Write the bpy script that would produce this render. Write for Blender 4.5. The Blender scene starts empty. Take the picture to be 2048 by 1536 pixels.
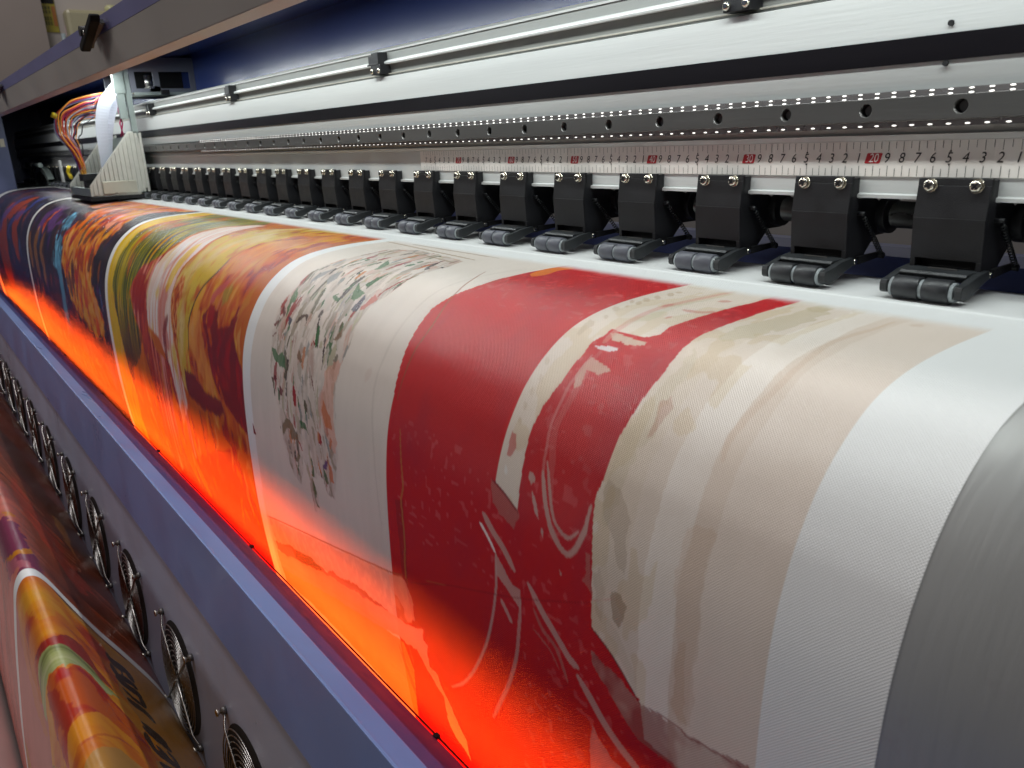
import bpy, bmesh, math, random
import numpy as np
from mathutils import Matrix, Vector

# ------------------------------------------------------------------ camera, world, lights
SC = bpy.context.scene
COL = SC.collection
cam_d = bpy.data.cameras.new('camera'); cam = bpy.data.objects.new('camera', cam_d); COL.objects.link(cam)
CM = [[0.607836, -0.211826, 0.765287, 0.29407], [0.792823, 0.215727, -0.569995, -0.53089], [-0.044353, 0.953201, 0.299067, 0.02642]]
cam.matrix_world = Matrix([CM[0], CM[1], CM[2], [0, 0, 0, 1]])
cam_d.sensor_fit = 'HORIZONTAL'; cam_d.sensor_width = 36.0; cam_d.lens = 28.0483
cam_d.clip_start = 0.02; cam_d.clip_end = 50
cam_d.dof.use_dof = True; cam_d.dof.focus_distance = 0.75; cam_d.dof.aperture_fstop = 16.0
SC.camera = cam
w = bpy.data.worlds.new("World"); SC.world = w; w.use_nodes = True
w.node_tree.nodes['Background'].inputs[0].default_value = (1.0, 0.96, 0.96, 1)
w.node_tree.nodes['Background'].inputs[1].default_value = 0.075
SC.view_settings.view_transform = 'Standard'; SC.view_settings.look = 'None'
SC.view_settings.exposure = 0; SC.view_settings.gamma = 1
SC.cycles.use_denoising = True
SC.cycles.max_bounces = 8; SC.cycles.glossy_bounces = 4; SC.cycles.diffuse_bounces = 4
SC.cycles.sample_clamp_indirect = 5; SC.cycles.caustics_reflective = False; SC.cycles.caustics_refractive = False
SC.render.use_persistent_data = False

def area(name, loc, aim, sx, sy, power, color):
    d = bpy.data.lights.new(name, 'AREA'); d.shape = 'RECTANGLE'; d.size = sx; d.size_y = sy
    d.energy = power; d.color = color
    o = bpy.data.objects.new(name, d); COL.objects.link(o); o.location = loc
    v = (Vector(aim) - Vector(loc)).normalized()
    z = -v; x = Vector((1, 0, 0)); x = (x - x.dot(z) * z).normalized(); y = z.cross(x)
    o.matrix_world = Matrix(((x.x, y.x, z.x, loc[0]), (x.y, y.y, z.y, loc[1]), (x.z, y.z, z.z, loc[2]), (0, 0, 0, 1)))
    return o
# the machine's own strip light under the cover
area('cover_strip_light', (-1.30, -0.085, 0.2), (-1.30, -0.04, -0.1), 3.4, 0.012, 6.9, (0.93, 1.0, 0.98))
# infrared dryer tubes in the front channel
area('dryer_light', (-1.66, -0.3225, -0.450), (-1.66, -0.268, -0.420), 4.1, 0.018, 9.0, (1.0, 0.095, 0.008))
# unseen fill lights added for the room: overhead, front, right, far wall, behind
area('room_fill_light', (-1.3, -0.85, 1.9), (-1.3, -0.45, -0.3), 1.9, 0.25, 24.0, (1.0, 0.96, 0.96))
area('room_fill_light', (-1.8, -2.5, 1.3), (-1.2, -0.4, -0.4), 2.4, 0.3, 14.0, (1.0, 0.965, 0.92))
area('room_fill_light', (0.9, -0.8, 1.75), (0.3, -0.3, -0.3), 0.25, 1.2, 5.0, (1.0, 0.96, 0.95))
area('room_fill_light', (-4.1, -0.2, 2.3), (-4.8, 0.2, 0.6), 0.6, 0.3, 14.0, (1.0, 0.95, 0.92))
area('room_fill_light', (-1.0, 1.55, 1.3), (-1.0, 0.05, -0.08), 3.5, 0.3, 12.0, (1.0, 0.97, 0.95))

# ------------------------------------------------------------------ materials
MATS = {}
def mat(name, color, rough=0.5, metal=0.0, var=0.06, vscale=25.0, bump=0.0, bscale=400.0, spec=0.5, emit=None, est=0.0, coat=0.0, stretch=(1, 1, 1), rvar=0.08, trans=0.0, stain=None):
    if name in MATS: return MATS[name]
    m = bpy.data.materials.new(name); m.use_nodes = True; nt = m.node_tree; N = nt.nodes; L = nt.links
    b = N['Principled BSDF']
    b.inputs['Metallic'].default_value = metal; b.inputs['Specular IOR Level'].default_value = spec
    b.inputs['Coat Weight'].default_value = coat; b.inputs['Coat Roughness'].default_value = 0.12
    if trans: b.inputs['Transmission Weight'].default_value = trans
    tc = N.new('ShaderNodeTexCoord'); mp = N.new('ShaderNodeMapping'); mp.inputs['Scale'].default_value = stretch
    L.new(tc.outputs['Object'], mp.inputs['Vector'])
    nz = N.new('ShaderNodeTexNoise'); nz.inputs['Scale'].default_value = vscale; nz.inputs['Detail'].default_value = 5
    L.new(mp.outputs[0], nz.inputs['Vector'])
    mr = N.new('ShaderNodeMapRange'); mr.inputs[1].default_value = 0.3; mr.inputs[2].default_value = 0.7
    mr.inputs[3].default_value = 1 - var; mr.inputs[4].default_value = 1 + var
    L.new(nz.outputs[0], mr.inputs[0])
    mx = N.new('ShaderNodeVectorMath'); mx.operation = 'SCALE'; mx.inputs[0].default_value = color[:3]
    L.new(mr.outputs[0], mx.inputs['Scale']); L.new(mx.outputs[0], b.inputs['Base Color'])
    if stain:
        ns = N.new('ShaderNodeTexNoise'); ns.inputs['Scale'].default_value = 11; ns.inputs['Detail'].default_value = 6; ns.inputs['Roughness'].default_value = .65; L.new(tc.outputs['Object'], ns.inputs['Vector'])
        ms = N.new('ShaderNodeMapRange'); ms.inputs[1].default_value = .54; ms.inputs[2].default_value = .68; ms.inputs[4].default_value = .45; L.new(ns.outputs[0], ms.inputs[0])
        mc = N.new('ShaderNodeMix'); mc.data_type = 'RGBA'; mc.inputs[7].default_value = (*stain, 1); L.new(ms.outputs[0], mc.inputs[0]); L.new(mx.outputs[0], mc.inputs[6]); L.new(mc.outputs[2], b.inputs['Base Color'])
    m2 = N.new('ShaderNodeMapRange'); m2.inputs[1].default_value = 0.3; m2.inputs[2].default_value = 0.7
    m2.inputs[3].default_value = max(0.02, rough - rvar); m2.inputs[4].default_value = min(1, rough + rvar)
    L.new(nz.outputs[0], m2.inputs[0]); L.new(m2.outputs[0], b.inputs['Roughness'])
    if bump:
        nb = N.new('ShaderNodeTexNoise'); nb.inputs['Scale'].default_value = bscale; nb.inputs['Detail'].default_value = 3
        L.new(mp.outputs[0], nb.inputs['Vector'])
        bp = N.new('ShaderNodeBump'); bp.inputs['Strength'].default_value = bump; bp.inputs['Distance'].default_value = 0.0005
        L.new(nb.outputs[0], bp.inputs['Height']); L.new(bp.outputs[0], b.inputs['Normal'])
    if emit:
        b.inputs['Emission Color'].default_value = (*emit, 1); b.inputs['Emission Strength'].default_value = est
    MATS[name] = m
    return m
ALU = mat('brushed_aluminium', (0.56, 0.57, 0.56), 0.45, 0.15, 0.07, 30, 0.25, 500, stretch=(0.04, 1, 1))
ALUW = mat('satin_aluminium', (0.60, 0.61, 0.60), 0.45, 0.35, 0.06, 40, 0.2, 500, stretch=(0.03, 1, 1))
STEEL = mat('ground_steel', (0.16, 0.155, 0.15), 0.38, 0.6, 0.12, 30, 0.2, 600, stretch=(0.1, 1, 1))
PLATE = mat('platen_metal', (0.64, 0.64, 0.62), 0.38, 0.4, 0.07, 9, 0.3, 260, stain=(.42, .27, .34), stretch=(1, .12, .12))
ZINC = mat('zinc_plate', (0.36, 0.42, 0.40), 0.4, 0.6, 0.08, 20)
CHROME = mat('chromed_wire', (0.50, 0.49, 0.47), 0.28, 1.0, 0.03, 50, rvar=0.04)
SCREW = mat('nickel_screw', (0.72, 0.68, 0.58), 0.22, 1.0, 0.06, 300, 0.2, 900)
BLACKP = mat('black_moulded_plastic', (0.009, 0.009, 0.011), 0.5, 0.0, 0.25, 60, 0.35, 1500, 0.4)
FORKP = mat('dark_grey_nylon', (0.018, 0.020, 0.022), 0.42, 0.0, 0.2, 60, 0.3, 1500, 0.5)
RUBBER = mat('dark_rubber', (0.018, 0.019, 0.022), 0.42, 0.0, 0.15, 200, 0.2, 1500, 0.5)
RUBBERG = mat('worn_grey_rubber', (0.085, 0.088, 0.108), 0.45, 0.0, 0.12, 150, 0.2, 1500, 0.5)
CORE = mat('grey_roller_core', (0.30, 0.33, 0.34), 0.45, 0.0, 0.1, 200)
BLUE = mat('blue_powder_coat', (0.165, 0.24, 0.50), 0.36, 0.0, 0.05, 12, 0.25, 1600, 0.5, coat=0.25, stain=(.16, .20, .42), rvar=.1)
EDGEP = mat('pale_violet_enamel', (0.17, 0.17, 0.33), 0.45, 0.0, 0.05, 12)
BLUESHADE = mat('shaded_blue_enamel', (0.045, 0.062, 0.185), 0.6, 0.0, 0.05, 12, 0.2, 1600, 0.12)  # lip's shade is put into the colour, darker than the channel blue
GREYP = mat('grey_powder_coat', (0.38, 0.43, 0.58), 0.34, 0.1, 0.05, 8, 0.1, 1600, 0.5, stain=(.36, .36, .44))
WARMG = mat('warm_grey_enamel', (0.38, 0.355, 0.33), 0.5, 0.0, 0.05, 8, 0.15, 1600, 0.4)
NAVY = mat('navy_gloss_enamel', (0.028, 0.05, 0.19), 0.24, 0.0, 0.04, 3, 0.0, 900, 0.5, rvar=0.02)
NAVYD = mat('navy_inner_enamel', (0.02, 0.03, 0.10), 0.4, 0.0, 0.1, 6)
TRAYB = mat('blue_tray_enamel', (0.06, 0.085, 0.26), 0.45, 0.0, 0.08, 12)
BLK = mat('black_void', (0.006, 0.006, 0.007), 0.7, 0.0, 0.1)
STRIPE = mat('black_anodised_strip', (0.007, 0.006, 0.008), 0.34, 0.0, 0.3, 30, 0.1, 700, 0.22, stretch=(0.05, 1, 1))
RULER = mat('ruler_tape', (0.78, 0.73, 0.68), 0.35, 0.0, 0.03, 15, coat=0.3)
INKB = mat('black_print', (0.015, 0.012, 0.012), 0.5)
INKR = mat('red_print', (0.42, 0.012, 0.02), 0.45)
INKW = mat('white_print', (0.75, 0.68, 0.66), 0.5)
GLINTM = mat('glint_glow', (0.9, 0.9, 0.9), 0.4, emit=(1.0, 0.98, 0.9), est=1.6)  # glow stands in for lamp reflections on the rail
GSTRIP = mat('glint_strip_base', (0.30, 0.28, 0.28), 0.25, 0.6, 0.1, 40)  # added base under the glowing reflection dots
GASK = mat('black_gasket', (0.012, 0.012, 0.012), 0.7, spec=0.1)
WIREK = {n: mat('wire_' + n, c, 0.4, 0, 0.05) for n, c in dict(orange=(0.75, 0.28, 0.03), red=(0.5, 0.03, 0.03), violet=(0.10, 0.07, 0.26), black=(0.02, 0.02, 0.025), grey=(0.3, 0.32, 0.4), magenta=(0.45, 0.03, 0.12)).items()}
RIBB = mat('white_ribbon_cable', (0.66, 0.70, 0.80), 0.4, 0, 0.06, 50, 0.3, 900, stretch=(1, 0.05, 0.05))
YEL = mat('yellow_plastic', (0.75, 0.55, 0.02), 0.4)
WALL = mat('painted_wall', (0.50, 0.46, 0.43), 0.8, 0, 0.04, 4, 0.2, 300, 0.3)
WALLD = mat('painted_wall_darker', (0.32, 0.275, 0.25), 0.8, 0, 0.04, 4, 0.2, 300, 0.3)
TANKM = mat('cloudy_plastic', (0.42, 0.39, 0.25), 0.35, 0, 0.06, 8)
SIGNY = mat('yellow_label', (0.36, 0.30, 0.02), 0.4, 0, 0.08, 30)
SIGNO = mat('orange_label', (0.36, 0.13, 0.02), 0.4)
OLIVE = mat('olive_label_print', (0.13, 0.12, 0.01), 0.5)
FLOORM = mat('floor_concrete', (0.12, 0.115, 0.11), 0.7, 0, 0.1, 3)

# ------------------------------------------------------------------ mesh helpers
class MB:
    def __init__(s): s.v = []; s.f = []; s.sm = []
    def add(s, v, f, smooth=False):
        n = len(s.v); s.v += [tuple(p) for p in v]; s.f += [tuple(i + n for i in q) for q in f]; s.sm += [smooth] * len(f); return s
    def box(s, x0, x1, y0, y1, z0, z1):
        v = [(x, y, z) for x in (x0, x1) for y in (y0, y1) for z in (z0, z1)]
        return s.add(v, [(0, 1, 3, 2), (4, 6, 7, 5), (0, 4, 5, 1), (2, 3, 7, 6), (0, 2, 6, 4), (1, 5, 7, 3)])
    def prism(s, yz, x0, x1, smooth=False):           # closed outline in YZ pushed along X
        n = len(yz); v = [(x0, y, z) for y, z in yz] + [(x1, y, z) for y, z in yz]
        return s.add(v, [tuple(range(n))[::-1], tuple(range(n, 2 * n))] + [(i, (i + 1) % n, n + (i + 1) % n, n + i) for i in range(n)], smooth)
    def prism_xz(s, xz, y0, y1):
        n = len(xz); v = [(x, y0, z) for x, z in xz] + [(x, y1, z) for x, z in xz]
        return s.add(v, [tuple(range(n)), tuple(range(n, 2 * n))[::-1]] + [(i, n + i, n + (i + 1) % n, (i + 1) % n) for i in range(n)])
    def sheet(s, yz, x0, x1, t=0.0015, smooth=False, nx=1):   # folded sheet metal, thickness t
        P = [Vector((0, y, z)) for y, z in yz]; n = len(P); off = []
        for i in range(n):
            d = (P[min(i + 1, n - 1)] - P[max(i - 1, 0)]).normalized(); off.append(P[i] + Vector((0, -d.z, d.y)) * -t)
        ring = [(p.y, p.z) for p in P] + [(p.y, p.z) for p in off[::-1]]
        return s.prism(ring, x0, x1, smooth)
    def tube(s, pts, r, n=8, cap=True):
        P = [Vector(p) for p in pts]; V = []; F = []
        T = [(P[min(i + 1, len(P) - 1)] - P[max(i - 1, 0)]).normalized() for i in range(len(P))]
        a = T[0].orthogonal().normalized()
        for i, p in enumerate(P):
            a = (a - a.dot(T[i]) * T[i]).normalized(); b = T[i].cross(a)
            rr = r[i] if isinstance(r, (list, tuple)) else r
            V += [p + (a * math.cos(2 * math.pi * k / n) + b * math.sin(2 * math.pi * k / n)) * rr for k in range(n)]
        for i in range(len(P) - 1):
            for k in range(n):
                F.append((i * n + k, i * n + (k + 1) % n, (i + 1) * n + (k + 1) % n, (i + 1) * n + k))
        s.add(V, F, True)
        if cap:
            m = len(s.v) - len(V)
            s.f += [tuple(m + k for k in range(n))[::-1], tuple(m + (len(P) - 1) * n + k for k in range(n))]; s.sm += [False, False]
        return s
    def cyl(s, a, b, r, n=16, r2=None): return s.tube([a, b], [r, r if r2 is None else r2], n)
    def build(s, name, m, parent=None, bevel=0, label=None):
        me = bpy.data.meshes.new(name); me.from_pydata(s.v, [], s.f); me.validate()
        me.polygons.foreach_set('use_smooth', s.sm[:len(me.polygons)] if len(s.sm) >= len(me.polygons) else [False] * len(me.polygons))
        bm = bmesh.new(); bm.from_mesh(me); bmesh.ops.recalc_face_normals(bm, faces=bm.faces); bm.to_mesh(me); bm.free()
        me.materials.append(m)
        o = bpy.data.objects.new(name, me); COL.objects.link(o)
        if bevel:
            md = o.modifiers.new('bevel', 'BEVEL'); md.width = bevel; md.segments = 2; md.limit_method = 'ANGLE'; md.angle_limit = 0.6
            md.harden_normals = False
        if parent is not None: put(o, parent)
        if label: o['label'] = label
        return o
def put(o, parent):
    o.parent = parent; o.matrix_parent_inverse = world_of(parent).inverted()
def world_of(o):
    m = Matrix.Translation(o.location)
    if o.parent is not None: m = world_of(o.parent) @ o.matrix_parent_inverse @ m
    return m
def thing(name, loc, label, cat, group=None):
    o = bpy.data.objects.new(name, None); COL.objects.link(o); o.location = loc
    o['label'] = label; o['category'] = cat
    if group: o['group'] = group
    return o
def tag(o, label, cat):
    o['label'] = label; o['category'] = cat; return o
def kids(o): return [c for c in bpy.data.objects if c.parent == o]
def copy_part(o, parent, dx):                          # a part and its sub-parts, moved along the machine
    c = o.copy(); COL.objects.link(c); c.parent = parent; c.matrix_parent_inverse = o.matrix_parent_inverse; c.location = o.location + Vector((dx, 0, 0))
    for g in kids(o):
        d = g.copy(); COL.objects.link(d); d.parent = c; d.matrix_parent_inverse = g.matrix_parent_inverse
    return c

XL, XR = -4.2, 0.62
# ------------------------------------------------------------------ setting
MB().box(-7, 3.5, -3, 3, -1.02, -1.0).build('floor', FLOORM)['kind'] = 'structure'
MB().box(-5.12, -5.0, 0.34, 3, -1.0, 2.6).build('back_wall', WALL)['kind'] = 'structure'
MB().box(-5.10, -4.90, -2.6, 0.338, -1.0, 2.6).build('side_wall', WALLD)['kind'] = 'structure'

MB().box(-7, 3.5, 2.2, 2.3, -1.0, 2.6).build('rear_wall', mat('grey_rear_wall', (0.20, 0.19, 0.185), 0.8, 0, 0.1, 3))['kind'] = 'structure'
# ------------------------------------------------------------------ the printer
PR = thing('wide_format_printer', (-1.6, 0.0, -1.0), 'long blue and grey printer with lifted cover, black pinch rollers and round fan grilles', 'printer')

def dens(P, n=8):
    P = np.array(P); out = []
    for i in range(len(P) - 1):
        p0 = P[max(i - 1, 0)]; p1 = P[i]; p2 = P[i + 1]; p3 = P[min(i + 2, len(P) - 1)]
        for k in range(n):
            t = k / n
            out.append(.5 * ((2 * p1) + (-p0 + p2) * t + (2 * p0 - 5 * p1 + 4 * p2 - p3) * t * t + (-p0 + 3 * p1 - 3 * p2 + p3) * t ** 3))
    out.append(P[-1]); out = np.array(out)
    s = np.concatenate([[0], np.cumsum(np.linalg.norm(np.diff(out, axis=0), axis=1))])
    return out, s
PRO = [(0.042, -0.13), (0.04, -0.1), (0.034, -0.088), (0.024, -0.0845), (0, -0.0843), (-0.05, -0.0843), (-0.1, -0.0843), (-0.13, -0.0848), (-0.158, -0.0868), (-0.182, -0.091), (-0.201, -0.0978), (-0.218, -0.1085), (-0.232, -0.121), (-0.243, -0.135), (-0.2545, -0.156), (-0.263, -0.181), (-0.268, -0.209), (-0.271, -0.245), (-0.2725, -0.3), (-0.272, -0.36), (-0.268, -0.42), (-0.262, -0.47), (-0.254, -0.53)]
TKP = [(-0.38, -0.7), (-0.388, -0.65), (-0.396, -0.59), (-0.411, -0.535), (-0.433, -0.487), (-0.456, -0.442), (-0.474, -0.402), (-0.4865, -0.373), (-0.495, -0.3585), (-0.503, -0.3545), (-0.5095, -0.358), (-0.5155, -0.37), (-0.52, -0.392), (-0.5265, -0.43), (-0.533, -0.475), (-0.54, -0.53), (-0.548, -0.62)]
MAIN = dens(PRO); TAKE = dens(TKP)

# beam: one extruded aluminium section
beam = [(0.10, .1012), (-.0060, .1012), (-.0072, .1008), (-.0082, .0725), (-.0082, .0565), (-.0062, .0400), (.002, .0395), (.002, .0205), (0, .0198), (0, .0150), (-.0022, .0146), (-.0012, .0110), (0, .0110), (0, -.0228), (-.0030, -.0236), (-.0030, -.0258), (0.0, -.0262), (.10, -.0262)]
ALUD = mat('darkened_aluminium', (0.26, 0.265, 0.255), 0.5, 0.2, 0.08, 30, 0.2, 500, stretch=(0.03, 1, 1))  # darker grey put in the colour for the metal's dim reflections
MB().prism([(0.10, .1363), (.006, .1363), (.0010, .1330), (.0020, .1206), (.0010, .1150), (.0035, .1062), (.0010, .1035), (.0022, .1013), (.10, .1013)], XL, XR).build('upper_beam', ALUD, PR)
MB().prism([(.004, .1336), (-.0006, .1326), (-.0002, .1308), (.004, .1310)], XL, XR).build('upper_bead', ALU, PR)
MB().prism([(.003, .1218), (-.0040, .1190), (-.0046, .1176), (-.0040, .1158), (.003, .1156)], XL, XR).build('middle_bead', ALU, PR)
MB().prism([(.004, .1060), (-.0016, .1052), (-.0016, .1040), (.004, .1036)], XL, XR).build('lower_bead', mat('yellowed_aluminium', (0.40, 0.37, 0.32), 0.45, 0.15, 0.06, 30), PR)
MB().prism(beam, XL, XR).build('beam', ALU, PR)
MB().box(XL, XR, -.0092, -.0080, .0570, .0720).build('encoder_strip', STRIPE, PR)
h = MB()
for x, z in ((.045, .0775), (.0444, .0553)):
    h.cyl((x, -.0072, z), (x, -.0094, z), .0017, 16)
h.build('screw_hole', BLK, PR)

# linear rail with counterbored holes every 60 mm
def rail():
    m = MB(); yF = -.012; z0, z1 = .0235, .0370; zc = .0303; p = .060; R = .0040; n = 20
    x = .0577 + p * 0.5 + p * 9
    while x > XL + p:
        xa, xb = x - p, x; xc = x - p / 2
        q = []
        for k in range(n):
            a = 2 * math.pi * k / n + math.pi / n; c, s_ = math.cos(a), math.sin(a)
            sc = 1 / max(abs(c), abs(s_)); q.append((c, s_, sc))
        hz = (z1 - z0) / 2; V = []
        for c, s_, sc in q: V.append((xc + c * sc * hz, yF, zc - .00005 + s_ * sc * hz * (1 if True else 1)))
        for c, s_, sc in q: V.append((xc + c * R * 1.12, yF, zc + s_ * R * 1.12))
        for c, s_, sc in q: V.append((xc + c * R, yF + .0006, zc + s_ * R))
        for c, s_, sc in q: V.append((xc + c * R, yF + .0075, zc + s_ * R))
        F = []
        for r_ in range(3):
            for k in range(n): F.append((r_ * n + k, r_ * n + (k + 1) % n, (r_ + 1) * n + (k + 1) % n, (r_ + 1) * n + k))
        F.append(tuple(3 * n + k for k in range(n)))
        m.add(V, F)
        m.add([(xa, yF, zc - hz), (xc - hz, yF, zc - hz), (xc - hz, yF, zc + hz), (xa, yF, zc + hz)], [(0, 1, 2, 3)])
        m.add([(xc + hz, yF, zc - hz), (xb, yF, zc - hz), (xb, yF, zc + hz), (xc + hz, yF, zc + hz)], [(0, 1, 2, 3)])
        # socket screw sunk in the hole
        m.cyl((xc, yF + .0072, zc), (xc, yF + .0042, zc), .0029, 10)
        x -= p
    m.prism([(yF, z1), (yF + .0006, z1 + .0004), (.003, z1 + .0004), (.003, z1 - .0005)], XL, XR)
    m.prism([(yF, z0), (yF + .0006, z0 - .0004), (.003, z0 - .0004), (.003, z0 + .0005)], XL, XR)
    return m
rail().build('guide_rail', STEEL, PR)
# added strips of glowing dots, imitating lamp reflections along the rail edges
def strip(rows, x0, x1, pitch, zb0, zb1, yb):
    b = MB().box(x0, x1, yb, yb + .0012, zb0, zb1).build('glint_strip', GSTRIP, PR)
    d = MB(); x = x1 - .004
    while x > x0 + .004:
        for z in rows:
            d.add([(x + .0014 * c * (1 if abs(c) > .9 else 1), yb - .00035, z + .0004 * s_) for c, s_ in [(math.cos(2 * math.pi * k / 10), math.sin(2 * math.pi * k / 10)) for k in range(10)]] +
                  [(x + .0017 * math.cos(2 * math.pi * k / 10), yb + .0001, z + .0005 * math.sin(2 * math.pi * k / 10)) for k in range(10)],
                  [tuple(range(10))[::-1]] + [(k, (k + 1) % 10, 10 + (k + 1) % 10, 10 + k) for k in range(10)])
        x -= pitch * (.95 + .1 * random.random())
    d.build('glints', GLINTM, b)
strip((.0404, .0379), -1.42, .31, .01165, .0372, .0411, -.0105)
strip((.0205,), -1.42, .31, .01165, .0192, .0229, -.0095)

# ruler tape with ticks and numerals
rt = MB().box(-.584, .42, -.0010, .0015, -.0118, .0108).build('ruler_tape', RULER, PR)
tk = MB(); num = MB(); box_ = MB(); wn = MB()
cur = bpy.data.curves.new('num', 'FONT'); cur.size = .0074; cur.shear = 0.22; cur.align_x = 'CENTER'; cur.align_y = 'CENTER'; cur.resolution_u = 3
tob = bpy.data.objects.new('num', cur); COL.objects.link(tob)
GL = {}
def glyph(t, size):
    if (t, size) not in GL:
        cur.body = t; cur.size = size; bpy.context.view_layer.update()
        me = bpy.data.meshes.new_from_object(tob.evaluated_get(bpy.context.evaluated_depsgraph_get()))
        GL[(t, size)] = ([v.co.copy() for v in me.vertices], [tuple(p.vertices) for p in me.polygons]); bpy.data.meshes.remove(me)
    return GL[(t, size)]
def stamp(mb, t, size, x, z, y, sx=1.0):
    V, F = glyph(t, size); mb.add([(x + v.x * sx, y, z + v.y) for v in V], F)
n2 = 156
while n2 >= -40:
    n = n2 / 2; X = (20 - n) * .01
    if X > .41: break
    lg = (n2 % 2 == 0); wd = .00016
    t0, t1 = (.0104, .0044 if n2 % 10 else .0050) if lg else (.0104, .0061)
    b0, b1 = (-.0116, -.0048) if lg else (-.0116, -.0066)
    if X > -.579:
        for a, b in ((t0, t1), (b0, b1)): tk.add([(X - wd, -.0012, a), (X + wd, -.0012, a), (X + wd, -.0012, b), (X - wd, -.0012, b)], [(0, 1, 2, 3)])
    if lg and n2 <= 154:
        k = int(n)
        if k % 10 == 0:
            hw = .0054 if k >= 10 else .004
            pts = [(-hw, -.0030), (hw - .0016, -.0030), (hw - .0008, -.0026), (hw + .0008, .0026), (hw, .0030), (-hw + .0016, .0030), (-hw + .0008, .0026), (-hw - .0008, -.0026)]
            bx = MB().add([(X + x_, -.00125, z_ * 1.12) for x_, z_ in pts], [tuple(range(8))]).build('decade_tag', INKR, rt)
            wn = MB(); stamp(wn, str(abs(k)), .0082, X, -.0001, -.0014, .82); wn.build('white_numeral', INKW, bx)
        else:
            stamp(num, str(abs(k) % 10), .0090, X - .0011, -.0001, -.00125, .92)
        if k % 10 == 5:
            tk.add([(X - .0010, -.0012, .0036), (X + .0008, -.0012, .0036), (X, -.0012, .0052)], [(0, 1, 2)])
            tk.add([(X - .0012, -.0012, -.0035), (X + .0006, -.0012, -.0035), (X - .0003, -.0012, -.0051)], [(0, 1, 2)])
    n2 -= 1
bpy.data.objects.remove(tob)
tk.build('tick_marks', INKB, rt); num.build('numerals', INKB, rt)

# cable holders on the top ledge of the beam
def holder(x):
    a = MB().box(x - .012, x + .012, -.013, .002, .104, .1160).build('cable_holder', BLACKP, PR, .0005)
    MB().box(x - .021, x - .012, -.011, .0005, .117, .1275).box(x - .009, x + .008, -.013, .0005, .1160, .1300).box(x - .021, x + .006, -.0135, -.0105, .1155, .1175).build('hook', BLACKP, a, .0005)
    for s_ in (-.0085, .0085):
        MB().tube([(x + s_, -.0125, .1085), (x + s_, -.0142, .1085), (x + s_, -.0155, .1085)], [.0034, .0033, .0018], 14).build('screw', SCREW, a)
for x in (-.108, -.656, -1.205, -1.755): holder(x)

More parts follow.
